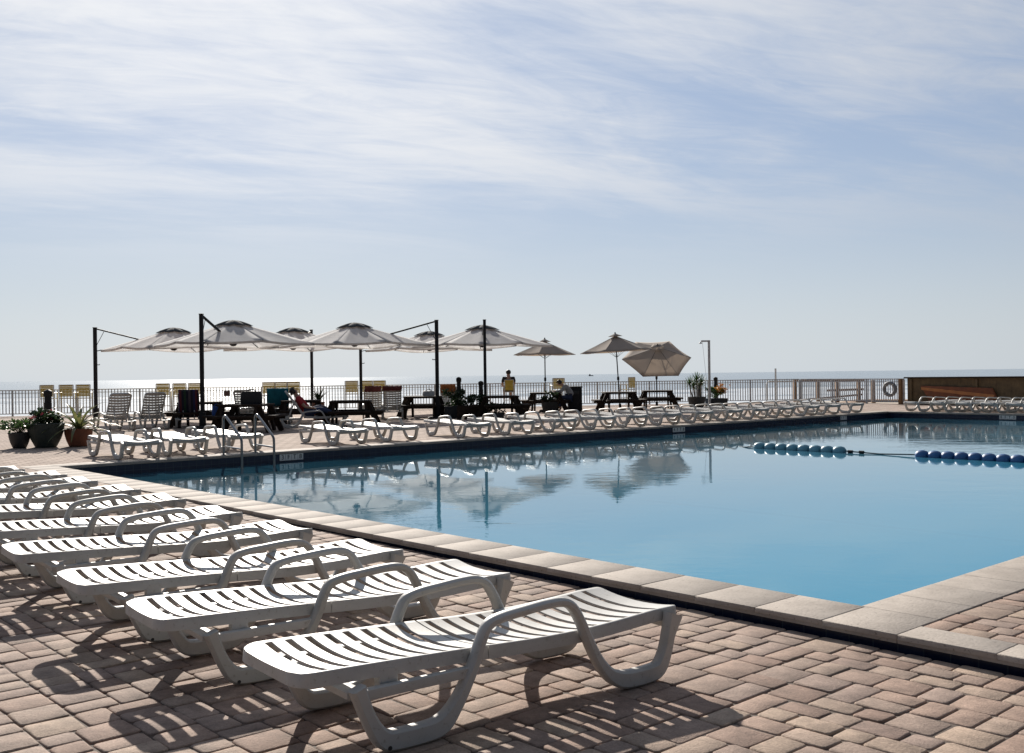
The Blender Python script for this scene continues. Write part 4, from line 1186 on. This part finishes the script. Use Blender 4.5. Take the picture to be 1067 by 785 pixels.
# timber beach walkway beyond the railing
bw = thing('beach_walkway', 'weathered timber walkway with posts and handrails going down to the beach beyond the railing', 'walkway')
Y0 = 60
def wp(px, z): 
    p = at_y(px, Y0 if px < 900 else 57); return Vector((p.x, p.y, z))
for px, z1 in ((828.5, .93), (852.5, .93), (872.5, .93), (895, .9), (910, .93)):
    p = wp(px, 0); mb = MB(); mb.box((p.x, p.y, (z1 - 4) / 2), (.20, .20, z1 + 4)); mb.build('post', M['timber'], bw, bev=.01)
mb = MB(); mb.bar(wp(826, .93) + Vector((0, -.12, 0)), wp(899.9, .93) + Vector((0, -.12, 0)), .10, .14); mb.build('handrail', M['timber'], bw)
mb = MB(); mb.bar(wp(800, -1.05), wp(899.9, -.25), 2.2, .12); mb.bar(wp(780, -1.35) , wp(801, -1.05), 2.2, .12); mb.bar(wp(899, -.25), wp(899, -.25) + Vector((9, -7, 0)), 2.2, .12); mb.build('deck', M['timber'], bw)
mb = MB(); mb.bar(wp(862, .35), wp(899.9, .40), .05, .12); mb.bar(wp(829, -.2), wp(899, .1), .05, .10); mb.build('mid_rail', M['timber'], bw)

# tube handrail outside the railing at its corner
th = thing('tube_handrail', 'thin grey tubular handrail frame just beyond the railing corner', 'handrail')
a_, b_ = at_y(799, 54), at_y(826, 53.5); mb = MB()
mb.tube([(a_.x, a_.y, -1.2), (a_.x, a_.y, .85), (a_.x + .12, a_.y, .97), (b_.x, b_.y, .97)], .03, 8); mb.build('frame', M['rail_metal'], th)
c_ = at_y(808.5, 52.8); mb = MB(); mb.tube([(c_.x, c_.y, -1.2), (c_.x, c_.y, 1.62)], .045, 8); mb.build('post', M['rail_metal'], th)

# outdoor shower pole
p = at_y(739.5, 45.2)
sw = thing('shower_pole', 'tall grey shower pole with a short arm by the flower planter', 'shower pole', p)
mb = MB(); mb.tube([(0, 0, 0), (0, 0, 2.78)], .055, 10); mb.lathe([(.12, 0), (.12, .02), (.07, .03)], 14); mb.build('pole', M['rail_metal'], sw)
mb = MB(); mb.bar((.05, 0, 2.81), (-.34, 0, 2.81), .09, .07); mb.build('arm', M['rail_metal'], sw, bev=.01)
mb = MB(); mb.lathe([(.03, 2.77), (.07, 2.72), (.07, 2.70)], 12, (-.36, 0, 0)); mb.build('shower_head', M['rail_metal'], sw)
mb = MB(); mb.tube([(-.28, 0, 2.77), (-.12, 0, 1.1)], .006, 5); mb.build('pull_chain', M['rail_metal'], sw)

# sign on the railing
Yf = fence_y(236) - .07; p = at_y(236.5, Yf, .82)
sg = thing('notice_sign', 'small dark notice plate fixed to the railing left of the black bag', 'sign', (p.x, p.y, .82), SHORE)
mb = MB(); mb.box((0, 0, 0), (.27, .02, .24)); mb.build('plate', M['sign_board'], sg, bev=.004)
mb = MB()
for x in (-.1, .1): mb.box((x, .025, 0), (.02, .03, .22))
mb.build('bracket', M['rail_metal'], sg)

# ------------------------------------------------------------------ plants
def pot_prof(r0, r1, h, lip=.03):
    return [(r0 * .9, 0), (r0, .01), (r0 + (r1 - r0) * .55, h * .35), (r1 * .97, h * .7), (r1, h - lip), (r1 + .012, h - lip + .004), (r1 + .012, h - .004), (r1, h), (r1 - .03, h), (r1 - .035, h - .06)]
def bush(mb, c, rx, ry, rz_, n, sz, rng):
    cl = [(rng.uniform(-.8, .8), rng.uniform(-.8, .8), rng.uniform(-.5, .9), rng.uniform(.25, .5)) for _ in range(14)]
    for k in range(n):
        q = rng.choice(cl); v = Vector((rng.gauss(0, 1), rng.gauss(0, 1), rng.gauss(0, 1))).normalized() * rng.random() ** .5 * q[3]
        mb.leaf((c[0] + (q[0] + v.x) * rx, c[1] + (q[1] + v.y) * ry, c[2] + (q[2] + v.z) * rz_), sz * rng.uniform(.7, 1.3), rng)
def potted(loc, name, lab, potp, potm):
    root = thing(name, lab, 'potted plant', loc)
    mb = MB(); mb.lathe(potp, 28); mb.build('pot', potm, root)
    h = potp[-3][1]; mb = MB(); mb.lathe([(potp[-1][0] - .002, h - .055), (potp[-1][0] - .004, h - .035), (.02, h - .02)], 20); mb.build('soil', M['soil'], root)
    return root, h
rng = random.Random(21)
r_, h = potted(at(20.5, 467), 'potted_plant', 'spreading green plant in a round black pot, leftmost pot', pot_prof(.14, .225, .34), M['pot_black'])
mb = MB()
for k in range(34):
    a = rng.uniform(0, 6.28); rr = rng.uniform(.1, .50); tip = Vector((math.cos(a) * rr, math.sin(a) * rr, h + rng.uniform(.05, .26)))
    mb.tube([(0, 0, h - .05), tuple(tip * .5 + Vector((0, 0, h * .5 + .06))), tuple(tip)], .006, 4)
st = mb; mb = MB()
for k in range(330):
    a = rng.uniform(0, 6.28); rr = .05 + .42 * rng.random() ** .6; mb.leaf((math.cos(a) * rr, math.sin(a) * rr, h + .06 + rng.uniform(0, .22) * (1 - rr * .6)), rng.uniform(.07, .13), rng)
st.build('stem', M['stem'], r_); mb.build('foliage', M['leaf'], r_)
r_, h = potted(at(48, 466.2), 'potted_plant', 'red flowers in a big dark green pot, largest of the three left pots', pot_prof(.22, .385, .53), M['pot_green'])
mb = MB(); bush(mb, (0, 0, h + .08), .33, .33, .15, 420, .10, rng); mb.build('foliage', M['leaf_dark'], r_)
mb = MB(); bush(mb, (-.08, -.1, h + .13), .25, .25, .12, 70, .06, rng); mb.build('flower', M['flower_red'], r_)
r_, h = potted(at(82, 465.2), 'agave_plant', 'spiky striped agave in a terracotta pot beside the leftmost far lounger', pot_prof(.20, .30, .40), M['terracotta'])
mb = MB()
for k in range(30):
    a = 2.399 * k; e = R(82 - 2.3 * k); mb.blade((.03 * math.cos(a), .03 * math.sin(a), h - .03), a, .80 + .14 * rng.random(), .040, e, e - R(50 + rng.uniform(0, 35)), 8)
mb.build('foliage', M['agave'], r_)
# dark bollard lights
def make_bollard():
    root = thing('bollard_light', 'dark bollard light', 'bollard')
    mb = MB(); mb.lathe([(.085, 0), (.085, .95), (.075, .96), (.075, 1.10)], 16); mb.build('shaft', M['dark_metal'], root)
    mb = MB(); mb.lathe([(.085, 1.10), (.095, 1.12), (.095, 1.22), (.03, 1.26)], 16); mb.build('cap', M['dark_metal'], root)
    mb = MB(); mb.lathe([(.11, 0), (.11, .02), (.09, .03)], 16); mb.build('base', M['dark_metal'], root)
    return root
g = 'dark bollard lights on the terrace'
bo = make_bollard(); bo.location = at_y(50.5, 24.4); bo['label'] = 'dark bollard light rising behind the big green pot'; bo['group'] = g
for px, Y, s, lab in ((478.5, 37.6, 1.12, 'dark bollard light standing in the dark bush'), (501.5, 37.9, 1.0, 'dark bollard light beside the mast in front of the rightmost big parasol'),
                      (729.5, 46.3, .82, 'short dark bollard beside the yucca'), (746, 46.8, 1.0, 'dark bollard behind the orange flowers')):
    o = dup(bo, at_y(px, Y), 0, lab, g); o.scale = (1, 1, s)
# tall brown pot with spiky plant by mast of third parasol
r_, h = potted(at_y(332, 36.0), 'agave_plant', 'dark spiky plant in a tall brown pot beside the picnic table', pot_prof(.17, .21, .62), M['terracotta'])
mb = MB()
for k in range(22):
    a = 2.399 * k; e = R(86 - 1.8 * k); mb.blade((0, 0, h - .03), a, .5 + .15 * rng.random(), .026, e, e - R(25), 6)
mb.build('foliage', M['leaf_dark'], r_)
# dark bushes in planter boxes by the rightmost big parasol
def planter(loc, rz, w, d, h, lab, potm, name='planter_box', cat='planter'):
    root = thing(name, lab, cat, loc, rz)
    mb = MB()
    for (c, s_) in (((0, -d / 2, h / 2), (w, .04, h)), ((0, d / 2, h / 2), (w, .04, h)), ((-w / 2 + .02, 0, h / 2), (.04, d - .04, h)), ((w / 2 - .02, 0, h / 2), (.04, d - .04, h))): mb.box(c, s_)
    mb.build('box', potm, root, bev=.006)
    mb = MB(); mb.box((0, 0, h * .45), (w - .09, d - .05, h * .9 - .02)); mb.build('soil', M['soil'], root)
    return root
r_ = planter(at_y(474, 36.4), .1, .72, .6, .42, 'tall dark leafy bush with a bollard behind it, left of the wooden planter', M['pot_black'])
mb = MB(); bush(mb, (0, 0, .58), .40, .34, .36, 900, .10, rng); mb.build('foliage', M['leaf_dark'], r_)
r_ = planter(at_y(492.5, 35.5), .05, 1.05, .6, .45, 'low brown wooden planter box of dark plants before the parasol mast', M['wood_dark'])
mb = MB(); bush(mb, (0, 0, .56), .50, .3, .20, 600, .10, rng); mb.build('foliage', M['leaf_dark'], r_)
r_ = planter(at_y(515.5, 35.0), .0, .62, .5, .22, 'low dark trailing plant under the picnic table beside the wooden planter', M['pot_black'])
mb = MB(); bush(mb, (0, 0, .30), .38, .3, .2, 500, .09, rng); mb.build('foliage', M['leaf_dark'], r_)
r_, h = potted(at_y(573, 40.6), 'potted_plant', 'dark bushy plant in a pot in front of the table with the bent person', pot_prof(.24, .33, .40), M['pot_black'])
mb = MB(); bush(mb, (0, 0, h + .12), .36, .3, .22, 420, .10, rng); mb.build('foliage', M['leaf_dark'], r_)
# yucca
r_, h = potted(at_y(726, 44.6), 'yucca_plant', 'green yucca with three stems in a wide black pot by the shower pole', pot_prof(.30, .37, .44), M['pot_black'])
mb = MB(); st = MB()
for (x, y, z, dx) in ((-.17, 0, .95, -.12), (.02, .05, 1.12, .0), (.14, -.05, 1.0, .06), (-.05, .1, .85, -.05)):
    st.tube([(x, y, h - .05), (x + dx * .5, y, z * .65), (x + dx, y, z)], .03, 6)
    for k in range(46):
        a = 2.399 * k; e = R(88 - 2.3 * k); mb.blade((x + dx, y, z), a, .36 + .1 * rng.random(), .017, e, e - R(15), 4)
st.build('trunk', M['stem'], r_); mb.build('foliage', M['leaf'], r_)
# orange flower planter
r_ = planter(at_y(746.5, 45.6), .1, .84, .5, .34, 'dark planter box overflowing with orange flowers beside the shower pole', M['pot_black'])
mb = MB(); bush(mb, (-.05, 0, .52), .40, .3, .24, 620, .09, rng)
for k in range(14):
    a = rng.uniform(0, 6.28); mb.blade((0.05, 0, .4), a, rng.uniform(.35, .62), .012, R(rng.uniform(45, 80)), R(20), 4)
mb.build('foliage', M['leaf'], r_)
mb = MB(); bush(mb, (.16, -.08, .68), .26, .24, .26, 260, .09, rng)
for k in range(5): mb.leaf((rng.uniform(.35, .6), 0, rng.uniform(.7, .95)), .09, rng)
mb.build('flower', M['flower_orange'], r_)

# rubbish bin
bn = thing('rubbish_bin', 'dark square rubbish bin right of the person in grey', 'bin', at_y(599, 41.6), .05)
mb = MB(); mb.box((0, 0, .46), (.54, .5, .92)); mb.build('body', M['dark_metal'], bn, bev=.02)
mb = MB(); mb.box((0, 0, .955), (.58, .54, .06)); mb.build('lid', M['dark_metal'], bn, bev=.02)
mb = MB(); mb.box((0, -.262, .74), (.3, .02, .14)); mb.build('flap', M['pot_black'], bn, bev=.005)

# ------------------------------------------------------------------ people
def skin_obj(name, m, parent, pts, edges, rad, sub=2):
    me = bpy.data.meshes.new(name); me.from_pydata([tuple(p) for p in pts], edges, []); me.update()
    o = bpy.data.objects.new(name, me); col.objects.link(o)
    sk = o.modifiers.new('skin', 'SKIN'); sk.use_smooth_shade = True
    dat = me.skin_vertices[0].data
    for i, r in enumerate(rad):
        dat[i].radius = (r, r) if isinstance(r, (int, float)) else r
    dat[0].use_root = True
    sb = o.modifiers.new('sub', 'SUBSURF'); sb.levels = sub; sb.render_levels = sub
    bake(o); o.data.materials.clear(); o.data.materials.append(m)
    o.data.polygons.foreach_set('use_smooth', [True] * len(o.data.polygons))
    if parent is not None: o.parent = parent
    return o
def person(loc, rz, lab, J, shirt, trousers, hairlen=.0, sleeves='short'):
    """J: joint dict. y is forward, x to the person's right"""
    root = thing('person', lab, 'person', loc, rz)
    V = {k: Vector(v) for k, v in J.items()}
    names = ['pel', 'spine', 'chest', 'neck', 'head', 'crown']
    pts = [V[n] for n in names]; edges = [(0, 1), (1, 2), (2, 3), (3, 4), (4, 5)]; rad = [.13, .12, .135, .055, .088, .075]
    nose = V['head'] + V['face'] * .10; pts.append(nose); edges.append((4, 6)); rad.append(.022)
    for s in 'lr':
        o = len(pts)
        pts += [V['sho' + s], V['elb' + s], V['wri' + s], V['han' + s]]; rad += [.062, .045, .032, (.040, .024)]
        edges += [(2, o), (o, o + 1), (o + 1, o + 2), (o + 2, o + 3)]
        hd = (V['han' + s] - V['wri' + s]).normalized(); sd_ = hd.cross(Vector((0, 0, 1))); sd_ = sd_.normalized() if sd_.length > .1 else Vector((1, 0, 0))
        for q in range(4):
            i = len(pts); b0 = V['han' + s] + hd * .03 + sd_ * (.024 * (q - 1.5)); Lf = (.055, .065, .06, .045)[q]
            pts += [b0, b0 + hd * Lf * .6 + Vector((0, 0, -.008)), b0 + hd * Lf + Vector((0, 0, -.028))]; rad += [.010, .009, .008]; edges += [(o + 3, i), (i, i + 1), (i + 1, i + 2)]
        i = len(pts); b0 = V['wri' + s] + hd * .03 + sd_ * (.04 if s == 'l' else -.04); pts += [b0, b0 + hd * .045 + sd_ * (.015 if s == 'l' else -.015)]; rad += [.012, .009]; edges += [(o + 2, i), (i, i + 1)]
        o = len(pts)
        pts += [V['hip' + s], V['kne' + s], V['ank' + s], V['toe' + s]]; rad += [.095, .062, .042, (.045, .035)]
        edges += [(0, o), (o, o + 1), (o + 1, o + 2), (o + 2, o + 3)]
    skin_obj('body', M['skin'], root, pts, edges, rad)
    # shirt
    pts = [V['pel'] + (V['spine'] - V['pel']) * .1, V['spine'], V['chest'], V['chest'].lerp(V['neck'], .72)]; edges = [(0, 1), (1, 2), (2, 3)]; rad = [.155, .145, .16, .085]
    for s in 'lr':
        o = len(pts); k = .75 if sleeves == 'short' else 1.0
        pts += [V['sho' + s], V['sho' + s].lerp(V['elb' + s], k)]; rad += [.082, .066]; edges += [(2, o), (o, o + 1)]
        if sleeves == 'long': pts.append(V['elb' + s].lerp(V['wri' + s], .9)); rad.append(.048); edges.append((o + 1, o + 2))
    skin_obj('shirt', shirt, root, pts, edges, rad)
    pts = [V['pel']]; edges = []; rad = [.16]
    for s in 'lr':
        o = len(pts); pts += [V['hip' + s], V['hip' + s].lerp(V['kne' + s], .9)]; rad += [.115, .085]; edges += [(0, o), (o, o + 1)]
        if trousers is M['jeans']: pts.append(V['kne' + s].lerp(V['ank' + s], .85)); rad.append(.062); edges.append((o + 1, o + 2))
    skin_obj('trousers', trousers, root, pts, edges, rad)
    # hair: a cap over the crown and the back of the head
    bk = -V['face']; upv = (V['crown'] - V['head']).normalized()
    c_ = V['head'].lerp(V['crown'], .35) + bk * .018; rt = V['face'].cross(upv).normalized(); fw_ = upv.cross(rt).normalized()
    me = bpy.data.meshes.new('hair'); bm = bmesh.new(); bmesh.ops.create_uvsphere(bm, u_segments=20, v_segments=14, radius=1.0)
    dead = [v for v in bm.verts if (v.co.y > .45 and v.co.z < .45) or v.co.z < (-.75 if not hairlen else -.95)]
    bmesh.ops.delete(bm, geom=dead, context='VERTS')
    for v in bm.verts:
        x, y, z = v.co; w = 1 + .04 * math.sin(7 * x + 5 * z)
        v.co = c_ + rt * x * .102 * w + fw_ * y * .118 * w + upv * z * .118 * w
    bmesh.ops.solidify(bm, geom=bm.faces[:], thickness=.012); bmesh.ops.recalc_face_normals(bm, faces=bm.faces[:])
    bm.to_mesh(me); bm.free(); me.materials.append(M['hair']); me.polygons.foreach_set('use_smooth', [True] * len(me.polygons))
    ho = bpy.data.objects.new('hair', me); col.objects.link(ho); ho.parent = root
    return root
# seated on the tall chair with the back to us
J = dict(pel=(0, -.10, .83), spine=(0, -.13, 1.02), chest=(0, -.10, 1.24), neck=(0, -.07, 1.42), head=(0, -.03, 1.55), crown=(0, -.03, 1.64), face=(0, 1, 0),
         shol=(-.20, -.10, 1.33), elbl=(-.245, -.03, 1.06), wril=(-.22, .18, .99), hanl=(-.20, .27, .97), shor=(.20, -.10, 1.33), elbr=(.245, -.03, 1.06), wrir=(.22, .18, .99), hanr=(.20, .27, .97),
         hipl=(-.10, -.05, .84), knel=(-.13, .36, .85), ankl=(-.13, .30, .42), toel=(-.13, .45, .385), hipr=(.10, -.05, .84), kner=(.13, .36, .85), ankr=(.13, .30, .42), toer=(.13, .45, .385))
_p = person(PC + Vector((-.02, .06, 0)), R(8), 'person in a black top sitting on a tall yellow chair, looking out to sea', J, M['shirt_black'], M['shorts']); _p.scale = (1.12, 1.0, 1.0)
# bent forward over the table
J = dict(pel=(0, 0, .56), spine=(0, .02, .76), chest=(0, .17, .95), neck=(0, .31, 1.05), head=(0, .43, 1.10), crown=(0, .50, 1.16), face=(0, .75, -.66),
         shol=(-.21, .20, 1.0), elbl=(-.27, .38, .80), wril=(-.14, .60, .80), hanl=(-.08, .67, .80), shor=(.21, .20, 1.0), elbr=(.27, .38, .80), wrir=(.14, .60, .80), hanr=(.08, .67, .80),
         hipl=(-.10, .05, .55), knel=(-.15, .46, .56), ankl=(-.15, .40, .10), toel=(-.15, .56, .04), hipr=(.10, .05, .55), kner=(.15, .46, .56), ankr=(.15, .40, .10), toer=(.15, .56, .04))
bp = on_table(tlist[6], .98, -.1, 0); 
person(bp, R(85), 'person in a pale grey shirt bent forward at the table under the beige umbrella', J, M['shirt_grey'], M['jeans'], sleeves='long')
# leaning on a bench, side on, legs stretched to the right
pr = on_table(tlist[1], 1.30, -.30, 0)
rl = dup(up, at_y(284, 30.4), R(12), 'raised back lounger turned sideways under the person in red', 'loungers with raised backs')
# sitting frame follows the lounger: hinge at .915, back at 52 degrees
a52 = R(52); c52, s52 = math.cos(a52), math.sin(a52)
def onback(t, off=.16): return (HINGE - t * c52 + s52 * off, .335 + t * s52 + c52 * off)
def J3(t, y, off=.16): x, z = onback(t, off); return (x, y, z)
fx, fz = Vector((1, 0, 0)), Vector((0, 0, 1))
J = dict(pel=(.98, 0, .46), spine=J3(.22, 0), chest=J3(.44, 0), neck=J3(.62, 0, .17), head=J3(.75, 0, .20), crown=J3(.84, 0, .21), face=(.85, .3, .3),
         shol=J3(.53, .2), elbl=(.92, .28, .62), wril=(1.12, .20, .58), hanl=(1.20, .17, .56), shor=J3(.53, -.2), elbr=(.92, -.28, .62), wrir=(1.12, -.20, .58), hanr=(1.20, -.17, .56),
         hipl=(1.02, .10, .45), knel=(1.42, .13, .62), ankl=(1.78, .12, .40), toel=(1.90, .12, .48), hipr=(1.02, -.10, .45), kner=(1.42, -.13, .55), ankr=(1.80, -.12, .39), toer=(1.92, -.12, .47))
pp = person(rl.location.copy(), rl.rotation_euler.z, 'person in red shirt and jeans lying back before the teal towel', J, M['shirt_red'], M['jeans'])

# ------------------------------------------------------------------ pool fittings
def handrail(px, py, lab):
    a, b = AB(at(px, py)); p = P(-.10, b)
    rz = math.atan2(VD.y, VD.x)
    root = thing('pool_handrail', lab, 'handrail', p, rz, 'stainless handrails at the pool steps')
    pts = cr([(0, 0, 0), (0, 0, .3), (0, 0, .62), (.015, 0, .70), (.07, 0, .745), (.14, 0, .72), (.40, 0, .56), (.66, 0, .39), (.73, 0, .33), (.75, 0, .25), (.75, 0, -.1), (.75, 0, -1.2)], 4)
    mb = MB(); mb.tube(pts, .024, 12); mb.build('rail', M['steel'], root)
    mb = MB(); mb.tube([(0, 0, .17), (.75, 0, .15)], .018, 8); mb.build('crossbar', M['steel'], root)
    mb = MB(); mb.lathe([(.055, .005), (.055, .018), (.03, .03)], 16); mb.build('flange', M['steel'], root)
    return root
handrail(233.5, 474.6, 'left of two bent stainless handrails at the far pool edge')
handrail(266.5, 472.4, 'right of two bent stainless handrails, next to the 3 FT depth tiles')

def depth_marker(base, rz, words, lab):
    root = thing('depth_marker', lab, 'depth marker', base, rz, 'depth marker tiles in the pool wall')
    for k, w in enumerate(words):
        x = (k - (len(words) - 1) / 2) * .135
        mb = MB(); mb.box((x, 0, 0), (.128, .012, .128)); t = mb.build('tile', M['marker'], root, bev=.003)
        cu = bpy.data.curves.new('text', 'FONT'); cu.body = w; cu.size = .125 if len(w) == 1 else .085; cu.align_x = 'CENTER'; cu.align_y = 'CENTER'; cu.extrude = .002
        o = bpy.data.objects.new('lettering', cu); col.objects.link(o)
        dg_ = bpy.context.evaluated_depsgraph_get(); me = bpy.data.meshes.new_from_object(o.evaluated_get(dg_))
        bpy.data.objects.remove(o)
        me.transform(Matrix.Translation((x, -.009, 0)) @ Matrix.Rotation(R(90), 4, 'X')); me.materials.clear(); me.materials.append(M['marker_ink'])
        o = bpy.data.objects.new('lettering', me); col.objects.link(o); o.parent = t
    return root
frz = math.atan2(UD.y, UD.x)
for px, py, w in ((302, 470, ('3', 'F', 'T', '8')), (711, 443.5, ('4', 'F', 'T', '8')), (880, 432, ('5', 'F', 'T'))):
    a, b = AB(at(px, py)); depth_marker(P(-s_ + .01, b, -.118), frz, w, 'white depth marker tiles reading %s in the far pool wall' % ' '.join(w))
a, b = AB(at(1048, 431.5)); depth_marker(P(a, UL + s_ - .01, -.118), math.atan2(VD.y, VD.x), ('8', 'F', 'T', '0'), 'white depth marker tiles reading 8 F T 0 below the right end loungers')

# lane rope with blue floats
rr = thing('lane_rope', 'lane rope with two strings of big blue floats across the pool', 'lane rope')
def rope_pt(px):
    """rope crosses the pool parallel to its left edge"""
    d = CR @ Vector(((px - CX) / F, -.05, -1.0)); o = P(0, b_r); 
    t = (o.x * VD.y - o.y * VD.x) / (d.x * VD.y - d.y * VD.x); a, b = AB(Vector((d.x * t, d.y * t, 0))); return a
fl_ = [791.5 + 11.0 * k + .12 * k * k for k in range(8)] + [960.5 + 13.3 * k + .14 * k * k for k in range(12)]
avals = [rope_pt(x) for x in fl_]
mb = MB()
a_first = avals[0]
mb.tube([P(a_first - 2.2, b_r, WZ - .5), P(a_first - .75, b_r, WZ - .06), P(a_first - .3, b_r, WZ + .02), P(avals[7], b_r, WZ + .04), P((avals[7] + avals[8]) / 2, b_r, WZ + .012), P(avals[8], b_r, WZ + .04), P(avals[-1], b_r, WZ + .04), P(avals[-1] + 1.2, b_r, WZ - .1)], .014, 8)
mb.build('rope', M['rope'], rr)
for k, a in enumerate(avals):
    ax = VD; c = P(a, b_r, WZ + .022); ln = (avals[k + 1] - a if k not in (7, 19) else a - avals[k - 1]) * .47
    pr = [(-1, .35), (-.93, .62), (-.7, .86), (-.3, .99), (.0, 1.0), (.3, .99), (.7, .86), (.93, .62), (1, .35)]
    n = 16; mb = MB()
    sdv = Vector((-ax.y, ax.x, 0)); zv = Vector((0, 0, 1))
    for (t, r) in pr:
        for j in range(n):
            an = 2 * math.pi * j / n; mb.v.append(tuple(c + ax * t * ln + (sdv * math.cos(an) + zv * math.sin(an)) * r * .110))
    for i in range(len(pr) - 1):
        for j in range(n): mb.f.append((i * n + j, i * n + (j + 1) % n, (i + 1) * n + (j + 1) % n, (i + 1) * n + j))
    mb.f.append(tuple(range(n))[::-1]); mb.f.append(tuple((len(pr) - 1) * n + j for j in range(n)))
    mb.build('float', M['float'] if k < 8 else M['float_end'], rr)
for a in ((avals[7] * .86 + avals[8] * .14), (avals[7] * .72 + avals[8] * .28)):
    mb = MB(); mb.tube([P(a - .05, b_r, WZ + .03), P(a + .05, b_r, WZ + .03)], .03, 8); mb.build('clip', M['dark_metal'], rr)

# far ship
D = 3000; p = Vector((X_(615.5, D), D, SEA_Z))
sh = thing('ship', 'tiny dark ship on the horizon above the beige umbrella gap', 'ship', p)
mb = MB(); mb.prism([(-6, -1.5), (5, -1.5), (7.5, 0), (5, 1.5), (-6, 1.5)], -.3, 2.2); mb.build('hull', M['hull'], sh)
mb = MB(); mb.box((-2.5, 0, 3.6), (4, 2.4, 2.8)); mb.box((-2.5, 0, 5.6), (1, 1, 1.4)); mb.build('cabin', M['hull'], sh)
